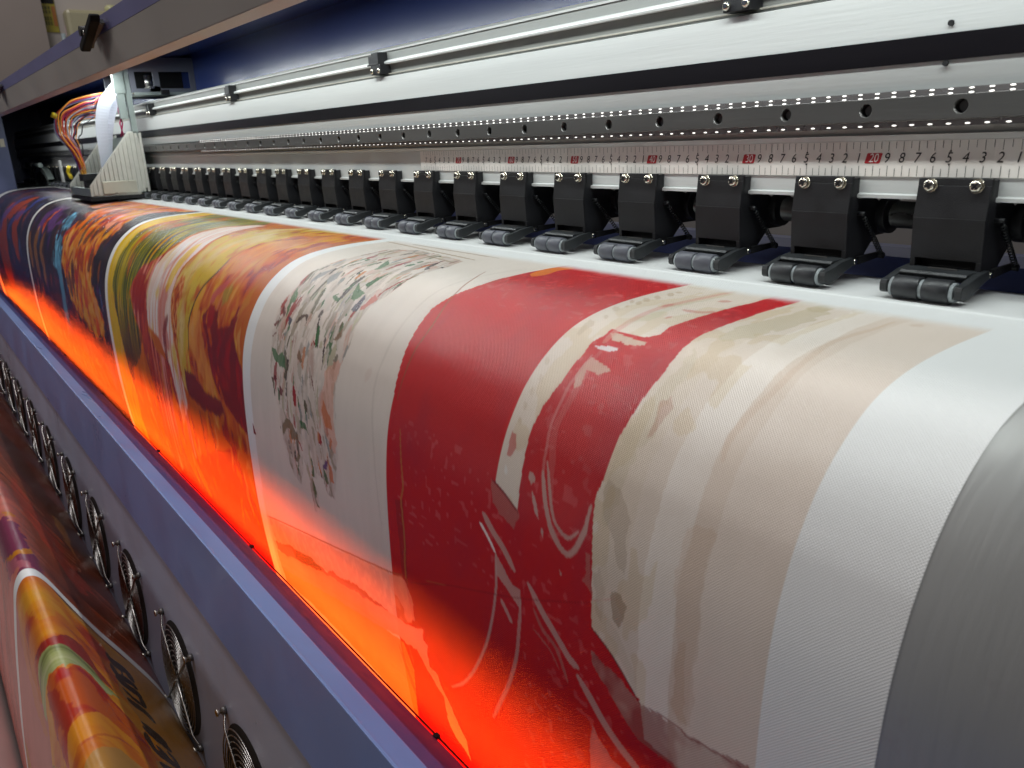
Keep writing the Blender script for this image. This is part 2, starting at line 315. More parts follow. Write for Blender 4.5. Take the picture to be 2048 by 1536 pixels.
# pinch roller unit (built once at the machine's right, then copied along the beam)
def pinch_unit(xc):
    X = lambda u: xc + u
    xl, xr = -.0218, .0220
    body = MB()
    # front plate in two leaning halves, notches for the screws, window at the foot
    yt, ym, yb = -.0102, -.0126, -.0110
    def plate(x0, x1, z0, z1, y0, y1, th=.003):
        body.add([(X(x0), y0, z0), (X(x1), y0, z0), (X(x1), y1, z1), (X(x0), y1, z1), (X(x0), y0 + th, z0), (X(x1), y0 + th, z0), (X(x1), y1 + th, z1), (X(x0), y1 + th, z1)],
                 [(0, 1, 2, 3), (5, 4, 7, 6), (4, 0, 3, 7), (1, 5, 6, 2), (3, 2, 6, 7), (4, 5, 1, 0)])
    zt, zn, zm, zw, zb = -.0118, -.0160, -.0358, -.0615, -.0700
    for a, b in ((xl, -.0158), (-.0118, .0118), (.0158, xr)): plate(a, b, zn, zt, yt - .0003, yt)
    plate(xl, xr, zm, zn, ym, yt - .0003)
    plate(xl, xr, zw, zm + .0001, ym + .0012, ym - .0003)
    plate(xl, xl + .0032, zb, zw, yb, ym + .0012); plate(xr - .0032, xr, zb, zw, yb, ym + .0012)
    # side cheeks
    ch = [(-.0092, zt - .001), (-.0005, zt - .001), (-.0005, -.027), (.022, -.0275), (.030, -.0330), (.031, -.0460), (.024, -.056), (.010, -.0690), (.003, -.0735), (-.0065, -.0735), (-.0085, -.070), (-.0092, -.063), (-.0098, zm)]
    body.prism(ch, X(xr - .003), X(xr)); body.prism(ch, X(xl), X(xl + .003))
    body.box(X(xl + .003), X(xr - .003), .006, .030, -.044, -.030).box(X(xl + .003), X(xr - .003), -.002, .000, -.0700, -.043)
    o = body.build('pinch_roller', BLACKP, PR, .0003)
    # black bearing boss round the shaft and the release tongue behind
    MB().cyl((X(xr - .001), .036, -.041), (X(xr + .006), .036, -.041), .0130, 20).box(X(-.006), X(.010), .020, .060, -.0580, -.050).build('shaft_clamp', BLACKP, o, .0004)
    # fork
    f = MB()
    armr = [(-.0405, -.0748), (-.0395, -.0722), (-.0345, -.0715), (-.020, -.0680), (-.006, -.0665), (-.004, -.0715), (-.014, -.0745), (-.0300, -.0805), (-.0385, -.0805), (-.0402, -.0790)]
    f.prism(armr, X(.0205), X(.0253)); f.prism(armr, X(-.0253), X(-.0205))
    f.prism([(-.0265, -.0688), (-.0245, -.0672), (-.006, -.0668), (-.004, -.0690), (-.0065, -.0710), (-.0250, -.0725)], X(-.0205), X(.0205))
    f.build('fork', FORKP, o, .0005)
    MB().box(X(-.008), X(.010), -.0150, -.0142, -.0668, -.0661).build('leaf_spring', STEEL, o)
    # rollers
    for a, b in ((-.0175, -.0010), (.0012, .0175)):
        MB().tube([(X(a), -.0345, -.0768), (X(a + .0006), -.0345, -.0768), (X(b - .0006), -.0345, -.0768), (X(b), -.0345, -.0768)], [.0068, .0074, .0074, .0068], 28).build('roller', RUBR, o)
    MB().cyl((X(-.0195), -.0345, -.0768), (X(.0198), -.0345, -.0768), .0060, 20).build('roller_core', CORE, o)
    MB().cyl((X(.0198), -.0345, -.0768), (X(.0206), -.0345, -.0768), .0016, 10).build('axle', SCREW, o)
    # pan head screws with a cross recess
    for u in (-.0138, .0138):
        m = MB().tube([(X(u), yt + .001, -.0160), (X(u), yt - .0012, -.0160)], [.0044, .0044], 22)
        m.tube([(X(u), yt - .0012, -.0160), (X(u), yt - .0030, -.0160), (X(u), yt - .0038, -.0160), (X(u), yt - .0042, -.0160)], [.0036, .0036, .0031, .0020], 22)
        c = m.build('screw', SCREW, o)
        a = random.random() * 1.5; q = MB()
        for k in range(2):
            t = a + k * math.pi / 2; dx, dz = math.cos(t) * .0024, math.sin(t) * .0024; ex, ez = -dz * .30, dx * .30
            q.add([(X(u) + dx + ex, yt - .00425, -.016 + dz + ez), (X(u) + dx - ex, yt - .00425, -.016 + dz - ez), (X(u) - dx - ex, yt - .00425, -.016 - dz - ez), (X(u) - dx + ex, yt - .00425, -.016 - dz + ez)], [(0, 1, 2, 3)])
        q.build('cross_recess', BLACKP, o)
    # springs on pins at both sides
    for sgn, xs in ((1, xr), (-1, xl)):
        m = MB().cyl((X(xs), 0.000, -.0370), (X(xs + sgn * .0055), 0.000, -.0370), .0016, 10)
        m.build('spring_pin', BLACKP, o); m = MB()
        m.cyl((X(xs), .0285, -.0690), (X(xs + sgn * .0060), .0285, -.0690), .0022, 10)
        m.prism([(.002, -.067), (.030, -.0668), (.030, -.0705), (.002, -.0725)], X(min(xs, xs + sgn * .0025)), X(max(xs, xs + sgn * .0025)))
        m.build('spring_arm', BLACKP, o)
        pts = []; T = 15
        for k in range(T * 8 + 1):
            t = k / (T * 8); a = 2 * math.pi * t * T
            c = Vector((X(xs + sgn * .0042), .001 + .0265 * t, -.0390 - .0285 * t)); d = Vector((0, .0265, -.0285)).normalized(); e = Vector((1, 0, 0)); g = d.cross(e)
            pts.append(c + (e * math.cos(a) + g * math.sin(a)) * .0016)
        MB().tube(pts, .0005, 5).build('spring', FORKP, o)
    MB().cyl((X(xr), -.0025, -.0700), (X(xr + .0032), -.0025, -.0700), .0020, 6).build('nut', SCREW, o)
    return o
random.seed(3)
RUBR = RUBBER
u0 = pinch_unit(.0583); 
RUBR = RUBBERG
u2 = pinch_unit(.0583 - 2 * .0891)
for k in range(-1, 45):
    if k in (0, 2): continue
    c = copy_part(u0, PR, -.0891 * k) if k <= 1 else copy_part(u2, PR, -.0891 * (k - 2))
    c.location += Vector((random.uniform(-.0006, .0006), random.uniform(-.0005, .0003), random.uniform(0, .0004)))
# shaft, back wall and tray behind the rollers
MB().tube([(XL, .040, -.041), (XR, .040, -.041)], .0095, 24).build('lift_shaft', mat('oiled_shaft', (0.10, 0.10, 0.10), 0.25, 0.8, 0.3, 12, stretch=(1, 1, 1)), PR)
MB().sheet([(.030, -.140), (.058, -.0900), (.060, -.0745), (.072, -.0690), (.085, -.069)], XL, XR).build('rear_tray', TRAYB, PR)
# platen the banner runs over
P, S_ = MAIN
nrm = []
Pp = P[::2]
ring = []
for i in range(len(Pp)):
    d = Pp[min(i + 1, len(Pp) - 1)] - Pp[max(i - 1, 0)]; d = d / np.linalg.norm(d); n_ = np.array([-d[1], d[0]]) * -1
    ring.append((Pp[i] - n_ * .0012, Pp[i] - n_ * .004))
# keep the offset on the inner side (below and behind the sheet)
def inner(i, a):
    d = Pp[min(i + 1, len(Pp) - 1)] - Pp[max(i - 1, 0)]; d = d / np.linalg.norm(d)
    return (Pp[i][0] + (-d[1]) * a * 1, Pp[i][1] + d[0] * a * 1)
o_ = [inner(i, .0011) for i in range(8, len(Pp))]; i_ = [inner(i, .0040) for i in range(8, len(Pp))]
MB().prism([tuple(map(float, p)) for p in o_ + i_[::-1]], -3.9, XR, True).build('platen', PLATE, PR)

# front channel with its dryer, fan panel
SKEW = [(-.3920, -.3620), (-.3860, -.2850), (-.3665, -.2970), (-.3000, -.3885), (-.3000, -.3960)]
MB().sheet(SKEW[:3], XL, XR, .0015).build('channel_cover', BLUE, PR, .0011)
MB().sheet([(-.3668, -.2978), (-.3005, -.3890), (-.3020, -.3960)], XL, XR, .0015).build('channel_lip', BLUESHADE, PR)
MB().tube([(XL, -.2992, -.3878), (XR, -.2992, -.3878)], .0007, 8).build('gasket', GASK, PR)
for x in (-.128, -.502, -.878, -1.255, -1.63, -2.0, -2.38):
    MB().box(x - .0022, x + .0022, -.3015, -.2975, -.3890, -.3865).build('gasket_clip', GASK, PR)
MB().sheet([(-.3840, -.3630), (-.3980, -.5800), (-.388, -.66)], XL, XR, .0015).build('fan_panel', GREYP, PR)
MB().sheet([(-.302, -.470), (-.335, -.485), (-.345, -.44), (-.33, -.415)], XL, XR, .001).build('dryer_reflector', PLATE, PR)
MB().tube([(-3.6, -.326, -.455), (-.20, -.326, -.455)], .005, 10).build('dryer_tube', mat('glowing_quartz', (0.9, 0.3, 0.1), 0.3, emit=(1.0, 0.2, 0.02), est=0.6), PR)

# cooling fan grilles
def fan(xa):
    # square of screws: top, right, bottom, left as seen ; local frame on the leaning panel
    O = Vector((xa, -.3895, -.4490)); ex = Vector((1, 0, 0)); ez = Vector((0, -.0650, -.998)).normalized(); ny = Vector((0, -.998, .0650))
    c = O + ex * .0525 + ez * .0525
    at = lambda a, r, h_: c + ex * math.cos(a) * r + ez * math.sin(a) * r + ny * h_
    m = MB()
    n = 48; V = [at(2 * math.pi * k / n, .0605, .0018) for k in range(n)] + [at(2 * math.pi * k / n, .0605, .0006) for k in range(n)]
    m.add(V, [tuple(range(n))] + [(k, (k + 1) % n, n + (k + 1) % n, n + k) for k in range(n)])
    o = m.build('fan_opening', BLK, PR)
    rr = MB()
    for j in range(10):
        r_ = .0575 - j * .0055
        rr.tube([at(2 * math.pi * k / 48, r_, .0056 + .0006 * math.cos(j * .3)) for k in range(49)], .00062, 6, False)
    rr.build('grille_rings', CHROME, o)
    for q in range(4):
        a0 = math.pi / 4 + q * math.pi / 2
        pts = [at(a0, .074, .0040), at(a0, .069, .0042), at(a0, .064, .0060), at(a0, .058, .0072), at(a0, .03, .0072), at(a0, .004, .0072)]
        MB().tube(pts, .0011, 8).build('grille_arm', CHROME, o)
        p = at(a0, .0742, 0)
        MB().tube([p + ny * .002, p + ny * .0075, p + ny * .0095, p + ny * .0105], [.0016, .0016, .0038, .0030], 12).build('screw', SCREW, o)
        MB().tube([p + ny * .0015, p + ny * .0055], [.0036, .0036], 12, True).build('washer', STEEL, o)
    return o
f0 = fan(-.340)
for k in range(-1, 16):
    if k: copy_part(f0, PR, -.2035 * k)

# lifted cover over the beam
MB().sheet([(-.2350, .1340), (-.2500, .1372)], XL, XR, .003).build('cover_trim', mat('beige_reflector_trim', (0.52, 0.43, 0.40), 0.35, 0.2, 0.1, 15), PR)
MB().sheet([(-.2503, .1380), (-.2600, .1760)], XL, XR, .003).build('cover_front', WARMG, PR)
MB().sheet([(-.2602, .1764), (-.2640, .1950)], XL, XR, .003).build('cover_edge', EDGEP, PR)
MB().sheet([(-.2345, .1352), (-.2345, .172), (-.05, .226), (.120, .2420), (.120, .100)], XL, XR, .002).build('cover_lining', NAVY, PR)
def latch(x):
    a = MB().prism_xz([(x - .052, .160), (x - .044, .157), (x + .040, .184), (x + .046, .191), (x + .038, .194), (x - .048, .168)], -.282, -.270).build('cover_latch', GASK, PR, .002)
    MB().prism_xz([(x - .050, .168), (x - .060, .163), (x - .052, .176), (x + .022, .190), (x + .030, .184)], -.270, -.262).build('latch_plate', FORKP, a, .001)
    MB().cyl((x - .022, -.262, .1800), (x - .022, -.284, .1800), .0065, 14).build('latch_knob', BLACKP, a)
    MB().cyl((x - .004, -.2822, .1765), (x - .004, -.2835, .1765), .0028, 10).build('rivet', CHROME, a)
for x in (-.930, -2.03): latch(x)
# end housing at the far side
MB().box(-4.2, -3.2, -.75, -.147, -.60, .20).build('end_housing', mat('slate_blue_enamel', (0.085, 0.10, 0.20), 0.5, 0, 0.06, 5), PR)
MB().box(-4.26, -4.2, -.75, .14, -1.0, .245).build('end_wall', NAVYD, PR)
MB().box(-3.2, -3.198, -.170, -.155, .062, .090).build('rating_label', mat('beige_label', (0.5, 0.46, 0.36), 0.5), PR)
# parts at the far end: curved clamp, pen shaped sensor, white bar, cable tie
cl = MB()
arc = [( -3.32 - .17 * math.sin(t), -.048, -.072 + .058 * math.cos(t) * 1) for t in np.linspace(-1.35, 1.5, 14)]
for a, b in zip(arc[:-1], arc[1:]):
    cl.add([(a[0], a[1], a[2]), (b[0], b[1], b[2]), (b[0] * .93 - 3.32 * .07, b[1], b[2] - .020), (a[0] * .93 - 3.32 * .07, a[1], a[2] - .020),
            (a[0], a[1] + .02, a[2]), (b[0], b[1] + .02, b[2]), (b[0] * .93 - 3.32 * .07, b[1] + .02, b[2] - .020), (a[0] * .93 - 3.32 * .07, a[1] + .02, a[2] - .020)], [(0, 1, 2, 3), (4, 7, 6, 5), (0, 4, 5, 1), (3, 2, 6, 7)])
cl.build('media_clamp', ZINC, PR)
MB().cyl((-3.58, -.05, -.009), (-3.42, -.05, -.009), .011, 14).build('sensor_plug', BLACKP, PR)
MB().cyl((-3.42, -.05, -.009), (-3.25, -.05, -.008), .0085, 14).build('sensor_sleeve', ZINC, PR)
MB().box(-2.84, -2.81, -.052, -.047, -.062, .008).build('white_bar', mat('white_plastic', (0.6, 0.6, 0.58), 0.5), PR)
MB().tube([(-2.67, -.05, -.012), (-2.69, -.052, -.028), (-2.66, -.051, -.045)], .006, 8).build('cable_tie', YEL, PR)

# ------------------------------------------------------------------ carriage
CA = thing('print_carriage', (-1.92, -.09, -.08), 'silver print head carriage with ribbed side plates and a bundle of coloured wires', 'print carriage')
outl = [(-.157, -.0690), (-.156, -.0460), (-.055, .0710), (-.034, .0710), (-.0265, -.056), (-.040, -.060), (-.049, -.073)]
RIBM = mat('cast_aluminium', (0.62, 0.62, 0.56), 0.45, 0.3, 0.06, 60, 0.3, 500)
def side(x):
    o = MB().prism(outl, x - .003, x).build('side_plate', RIBM, CA, .0006)
    r = MB()
    for k in range(13):
        y = -.150 + k * .0098; zt_ = -.046 + (y + .156) * (.117 / .101); zt_ = min(zt_, .071) - .004
        r.prism([(y, -.066), (y, zt_), (y + .0055, min(zt_ + .005, .068)), (y + .0055, -.066)], x, x + .004)
    r.build('ribs', RIBM, o)
    return o
s1 = side(-1.80); side(-2.05)
MB().box(-1.7983, -1.792, -.130, -.056, -.0660, -.038).build('data_plate', mat('bare_metal_cover', (0.62, 0.60, 0.50), 0.3, 0.5, 0.06, 30), s1, .001)
MB().box(-2.05, -1.80, -.158, -.030, -.0800, -.0715).build('base_plate', BLACKP, CA)
MB().box(-2.05, -1.803, -.155, -.150, -.070, -.052).build('front_bar', ZINC, CA)
MB().box(-2.03, -1.82, -.045, -.03, -.07, .06).build('back_plate', ZINC, CA)
MB().box(-1.812, -1.800, -.043, -.031, .060, .215).box(-1.812, -1.80, -.066, -.040, .155, .212).box(-1.812, -1.802, -.063, -.046, .100, .156).build('upright', ZINC, CA, .0005)
hb = MB()
# head box with two windows cut in the side that faces the camera
ya, yb2, za, zb2 = -.030, .177, .156, .231
wins = [(-.018, .022), (.036, .106)]
zs0, zs1 = .165, .202
ys = [ya, wins[0][0], wins[0][1], wins[1][0], wins[1][1], yb2]
for i in range(5):
    if i in (1, 3):
        hb.box(-1.803, -1.80, ys[i], ys[i + 1], za, zs0).box(-1.803, -1.80, ys[i], ys[i + 1], zs1, zb2)
    else: hb.box(-1.803, -1.80, ys[i], ys[i + 1], za, zb2)
hb.box(-2.06, -1.80, ya, yb2, zb2, zb2 + .002).box(-2.06, -2.057, ya, yb2, za, zb2)
hb.build('motor_housing', mat('grey_blue_plate', (0.17, 0.18, 0.22), 0.5, 0.1, 0.05, 8), CA)
MB().box(-2.04, -1.9, -.02, .17, .160, .228).build('housing_inside', BLK, CA)
MB().box(-1.86, -1.790, -.026, .108, .1500, .1565).build('cable_shelf', ZINC, CA)
MB().cyl((-1.85, .024, .166), (-1.85, .024, .198), .009, 12).box(-1.85, -1.80, .012, .036, .1575, .170).build('belt_pulley', CHROME, CA)
MB().box(-1.789, -1.782, .032, .050, .1505, .161).build('sensor', BLACKP, CA)
rb = [(-.030, .207), (-.047, .187), (-.071, .159), (-.091, .132), (-.102, .099), (-.106, .066), (-.107, .021), (-.106, -.013), (-.100, -.040)]
def ribbon(path, x0, x1, wd, name):                    # flat cable turned towards the machine's right end
    P2, L2 = dens(path, 5); a = []; b = []
    for i in range(len(P2)):
        d = P2[min(i + 1, len(P2) - 1)] - P2[max(i - 1, 0)]; d = d / np.linalg.norm(d); n_ = np.array([-d[1], d[0]]); t = L2[i] / L2[-1]
        x = x0 + (x1 - x0) * t; k = wd * (.35 + .65 * min(1, t * 3.2))
        a.append((x + .006 * math.sin(t * 5), *(P2[i] + n_ * k / 2))); b.append((x - .006 * math.sin(t * 5 + 1), *(P2[i] - n_ * k / 2)))
    n = len(a); V = a + b + [(p[0] - .0015, p[1], p[2]) for p in a] + [(p[0] - .0015, p[1], p[2]) for p in b]; F = []
    for i in range(n - 1):
        F += [(i, i + 1, n + i + 1, n + i), (2 * n + i, 3 * n + i, 3 * n + i + 1, 2 * n + i + 1), (i, 2 * n + i, 2 * n + i + 1, i + 1), (n + i, n + i + 1, 3 * n + i + 1, 3 * n + i)]
    F += [(0, n, 3 * n, 2 * n), (n - 1, 3 * n - 1, 4 * n - 1, 2 * n - 1)]
    MB().add(V, F, False).build(name, RIBB, CA)
ribbon(rb, -1.80, -1.83, .026, 'ribbon_cable')
ribbon([(-.045, .185), (-.055, .160), (-.070, .130), (-.082, .10), (-.090, .066), (-.095, .03), (-.097, .0), (-.092, -.04)], -1.815, -1.85, .020, 'ribbon_cable')
MB().box(-1.865, -1.825, -.060, -.042, .148, .168).build('ribbon_plug', mat('white_plug', (0.7, 0.72, 0.75), 0.4), CA, .002)
base = np.array([[-.030, .162], [-.068, .160], [-.093, .157], [-.120, .151], [-.149, .141], [-.170, .127], [-.182, .114], [-.186, .083], [-.179, .064], [-.163, .036], [-.153, .007], [-.148, -.020]])
cen = np.array([-.085, .060])
rg = np.random.RandomState(5)
cols = ['orange', 'red', 'violet', 'grey', 'black', 'orange', 'red', 'magenta', 'violet', 'black', 'red', 'orange', 'grey', 'violet', 'red', 'orange', 'black', 'magenta', 'grey', 'violet', 'black', 'red', 'grey', 'violet', 'orange', 'black']
for i, c in enumerate(cols):
    k = 1 - .02 * i if i else 1.0; k = max(k, .5)
    x0 = -1.88 - .012 * (i % 5) - rg.rand() * .015
    pts = []
    for j, p in enumerate(base):
        t = j / (len(base) - 1); q = cen + (p - cen) * np.array([k + (1 - k) * max(0, t - .6) * 2.1, k + (1 - k) * (.8 if t < .12 else 0)])
        q = q + rg.randn(2) * .0011
        pts.append([x0 + .02 * math.sin(i + t * 3), q[0], q[1]])
    pts = np.array(pts); PP = [Vector(p) for p in dens(pts, 4)[0]]
    MB().tube(PP, .0013 if i else .0018, 6).build('wire', WIREK[c], CA)
MB().cyl((-1.885, -.184, .118), (-1.885, -.189, .108), .006, 10).build('cable_tie', YEL, CA)
MB().box(-1.905, -1.865, -.156, -.118, -.036, -.020).box(-1.9, -1.87, -.15, -.12, -.06, -.036).build('wire_connector', BLACKP, CA, .001)
MB().box(-1.90, -1.88, -.153, -.143, -.022, -.010).build('yellow_plug', mat('amber_plug', (0.7, 0.35, 0.03), 0.4), CA)
for k in range(2):
    MB().tube([(-1.815, -.055 + .01 * k, .150), (-1.818, -.062 + .012 * k, .12), (-1.816, -.058 - .006 * k, .09), (-1.818, -.066 + .006 * k, .06)], .0018, 6).build('wire', WIREK['magenta'], CA)

# ------------------------------------------------------------------ things on the wall
TK_ = MB().box(-4.998, -4.90, .445, .70, .52, .778).build('ink_tank', TANKM, None, .02)
tag(TK_, 'cloudy beige plastic ink tank with a yellow cap standing behind the lifted cover', 'ink tank')
MB().tube([(-4.95, .692, .775), (-4.95, .692, .800), (-4.95, .692, .812)], [.035, .034, .022], 16).build('cap', mat('pale_yellow_cap', (0.55, 0.55, 0.30), 0.3), TK_)
SG = thing('warning_label', (-4.895, .28, .75), 'yellow and orange warning label with dark lettering at the corner of the wall', 'label')
# the label's own frame on the right-hand wall face
MB().box(-4.999, -4.994, .3425, .418, .668, .93).build('label_sheet', SIGNY, SG)
MB().box(-4.9938, -4.9925, .398, .416, .700, .80).build('orange_band', SIGNO, SG)
MB().box(-4.9938, -4.9925, .345, .416, .812, .93).build('black_band', BLK, SG)
g = MB()
for z in (.783, .762):
    for k in range(3): g.box(-4.9938, -4.9925, .351 + .015 * k, .361 + .015 * k, z, z + .016)
for z in (.728, .704):
    for k in range(3): g.box(-4.9938, -4.9925, .356 + .013 * k, .365 + .013 * k, z, z + .019)
g.build('lettering', OLIVE, SG)
BT = MB().tube([(-4.97, .428, .40), (-4.97, .428, .66)], .012, 12).build('ink_tube', mat('pale_blue_tube', (0.30, 0.37, 0.40), 0.4))
tag(BT, 'pale blue ink tube hanging on the wall under the yellow label', 'tube')
BT2 = MB().tube([(-4.97, .455, .40), (-4.97, .455, .70)], .012, 12).build('ink_tube', mat('pale_pink_tube', (0.42, 0.30, 0.33), 0.4))
tag(BT2, 'pale pink ink tube hanging between the blue tube and the ink tank', 'tube')

# ------------------------------------------------------------------ the printed banner: real ink colours per point of a fine sheet
rs = np.random.RandomState(11)
LAT = rs.rand(256, 256)
def vn(x, y):
    xi = np.floor(x).astype(int); yi = np.floor(y).astype(int); fx = x - xi; fy = y - yi
    fx = fx * fx * (3 - 2 * fx); fy = fy * fy * (3 - 2 * fy)
    a = LAT[xi % 256, yi % 256]; b = LAT[(xi + 1) % 256, yi % 256]; c = LAT[xi % 256, (yi + 1) % 256]; d = LAT[(xi + 1) % 256, (yi + 1) % 256]
    return (a * (1 - fx) + b * fx) * (1 - fy) + (c * (1 - fx) + d * fx) * fy
def fbm(x, y, o=3):
    r = 0; a = .5; t = 0
    for i in range(o): r = r + a * vn(x * 2 ** i + i * 17.3, y * 2 ** i + i * 9.1); t += a; a *= .5
    return r / t
def srgb(*c): return tuple(((v / 255) / 12.92 if v < 10 else (((v / 255) + .055) / 1.055) ** 2.4) for v in c)
C_ = dict(white=(.80, .81, .80), red=(.50, .007, .010), dred=(.20, .006, .010), dseam=(.16, .004, .008), darkr=(.22, .01, .01), tau=(.52, .36, .31), tam=(.38, .17, .14), taum=(.37, .20, .165),
    wlin=(.82, .74, .70), pinkl=(.60, .22, .20), pinkb=(.60, .25, .20), gold2=(.75, .25, .02), gold3=(.42, .15, .03), brn2=(.25, .06, .02), beig2=(.60, .50, .38), spot=(.48, .36, .24), rspot=(.52, .13, .11),
    grnb=(.42, .42, .26), moc=(.50, .42, .27), moc2=(.34, .24, .155), rbrn=(.42, .20, .13), tanb=(.55, .37, .25), pchl=(.78, .36, .24), lstr=(.80, .62, .50), yelo=(.85, .30, .06), dust=(.46, .20, .10),
    dkor=(.25, .07, .03), dred2=(.26, .01, .01), dbrn=(.05, .02, .015), shad=(.45, .38, .33), shad2=(.60, .42, .36), brnl=(.30, .22, .14), salm=(.72, .34, .24), flow=(.5, .4, .33),
    dgrn=(.04, .14, .045), navy=(.035, .04, .08), sred=(.52, .13, .10), dbrn2=(.1, .05, .03), dmar=(.14, .018, .018), brn=(.20, .10, .05), grey=(.26, .26, .26), olv2=(.15, .125, .06), purp=(.07, .02, .15), sorg=(.58, .17, .06),
    orA=(.62, .20, .03), salA=(.62, .15, .06), pinkA=(.66, .25, .16), blA=(.16, .36, .50), purA=(.12, .05, .16), goldA=(.30, .13, .04), rustA=(.36, .06, .02), blueA=(.05, .06, .22), redA=(.34, .04, .025),
    yel=(.66, .43, .06), grn=(.14, .14, .02), ora2=(.55, .16, .03), pinkB=(.42, .07, .045), redB=(.30, .025, .02), wst=(.68, .50, .43), rose=(.50, .17, .14), maro=(.17, .008, .008), yoch=(.52, .36, .07), orsp=(.48, .12, .04),
    orB=(.47, .11, .022), pch=(.62, .25, .09), blk=(.02, .012, .01), rosy=(.5, .15, .1), olv=(.28, .18, .04), mot=(.45, .09, .08), ora3=(.45, .09, .02), orl=(.55, .15, .04), redC=(.42, .012, .012), oryl=(.62, .20, .04),
    rust=(.20, .045, .012), orT=(.36, .04, .01), brT=(.06, .018, .008), ocT=(.34, .13, .02), purT=(.13, .025, .055), pnkT=(.32, .10, .12), orT2=(.42, .12, .02), yelT=(.44, .21, .03), pnk2=(.38, .14, .12), orcT=(.42, .16, .06),
    marT=(.20, .015, .012), grT=(.25, .27, .11), orT3=(.40, .08, .015), redT=(.28, .02, .01), yoT=(.50, .19, .02), tanT=(.30, .15, .045), ink=(.012, .006, .006))
C_['dbrn'] = (.06, .025, .018)
def pip(px, py, poly):
    inside = np.zeros(px.shape, bool); n = len(poly); j = n - 1
    for i in range(n):
        xi, yi = poly[i]; xj, yj = poly[j]
        if yi != yj:
            c = ((yi > py) != (yj > py)) & (px < (xj - xi) * (py - yi) / (yj - yi) + xi); inside ^= c
        j = i
    return inside
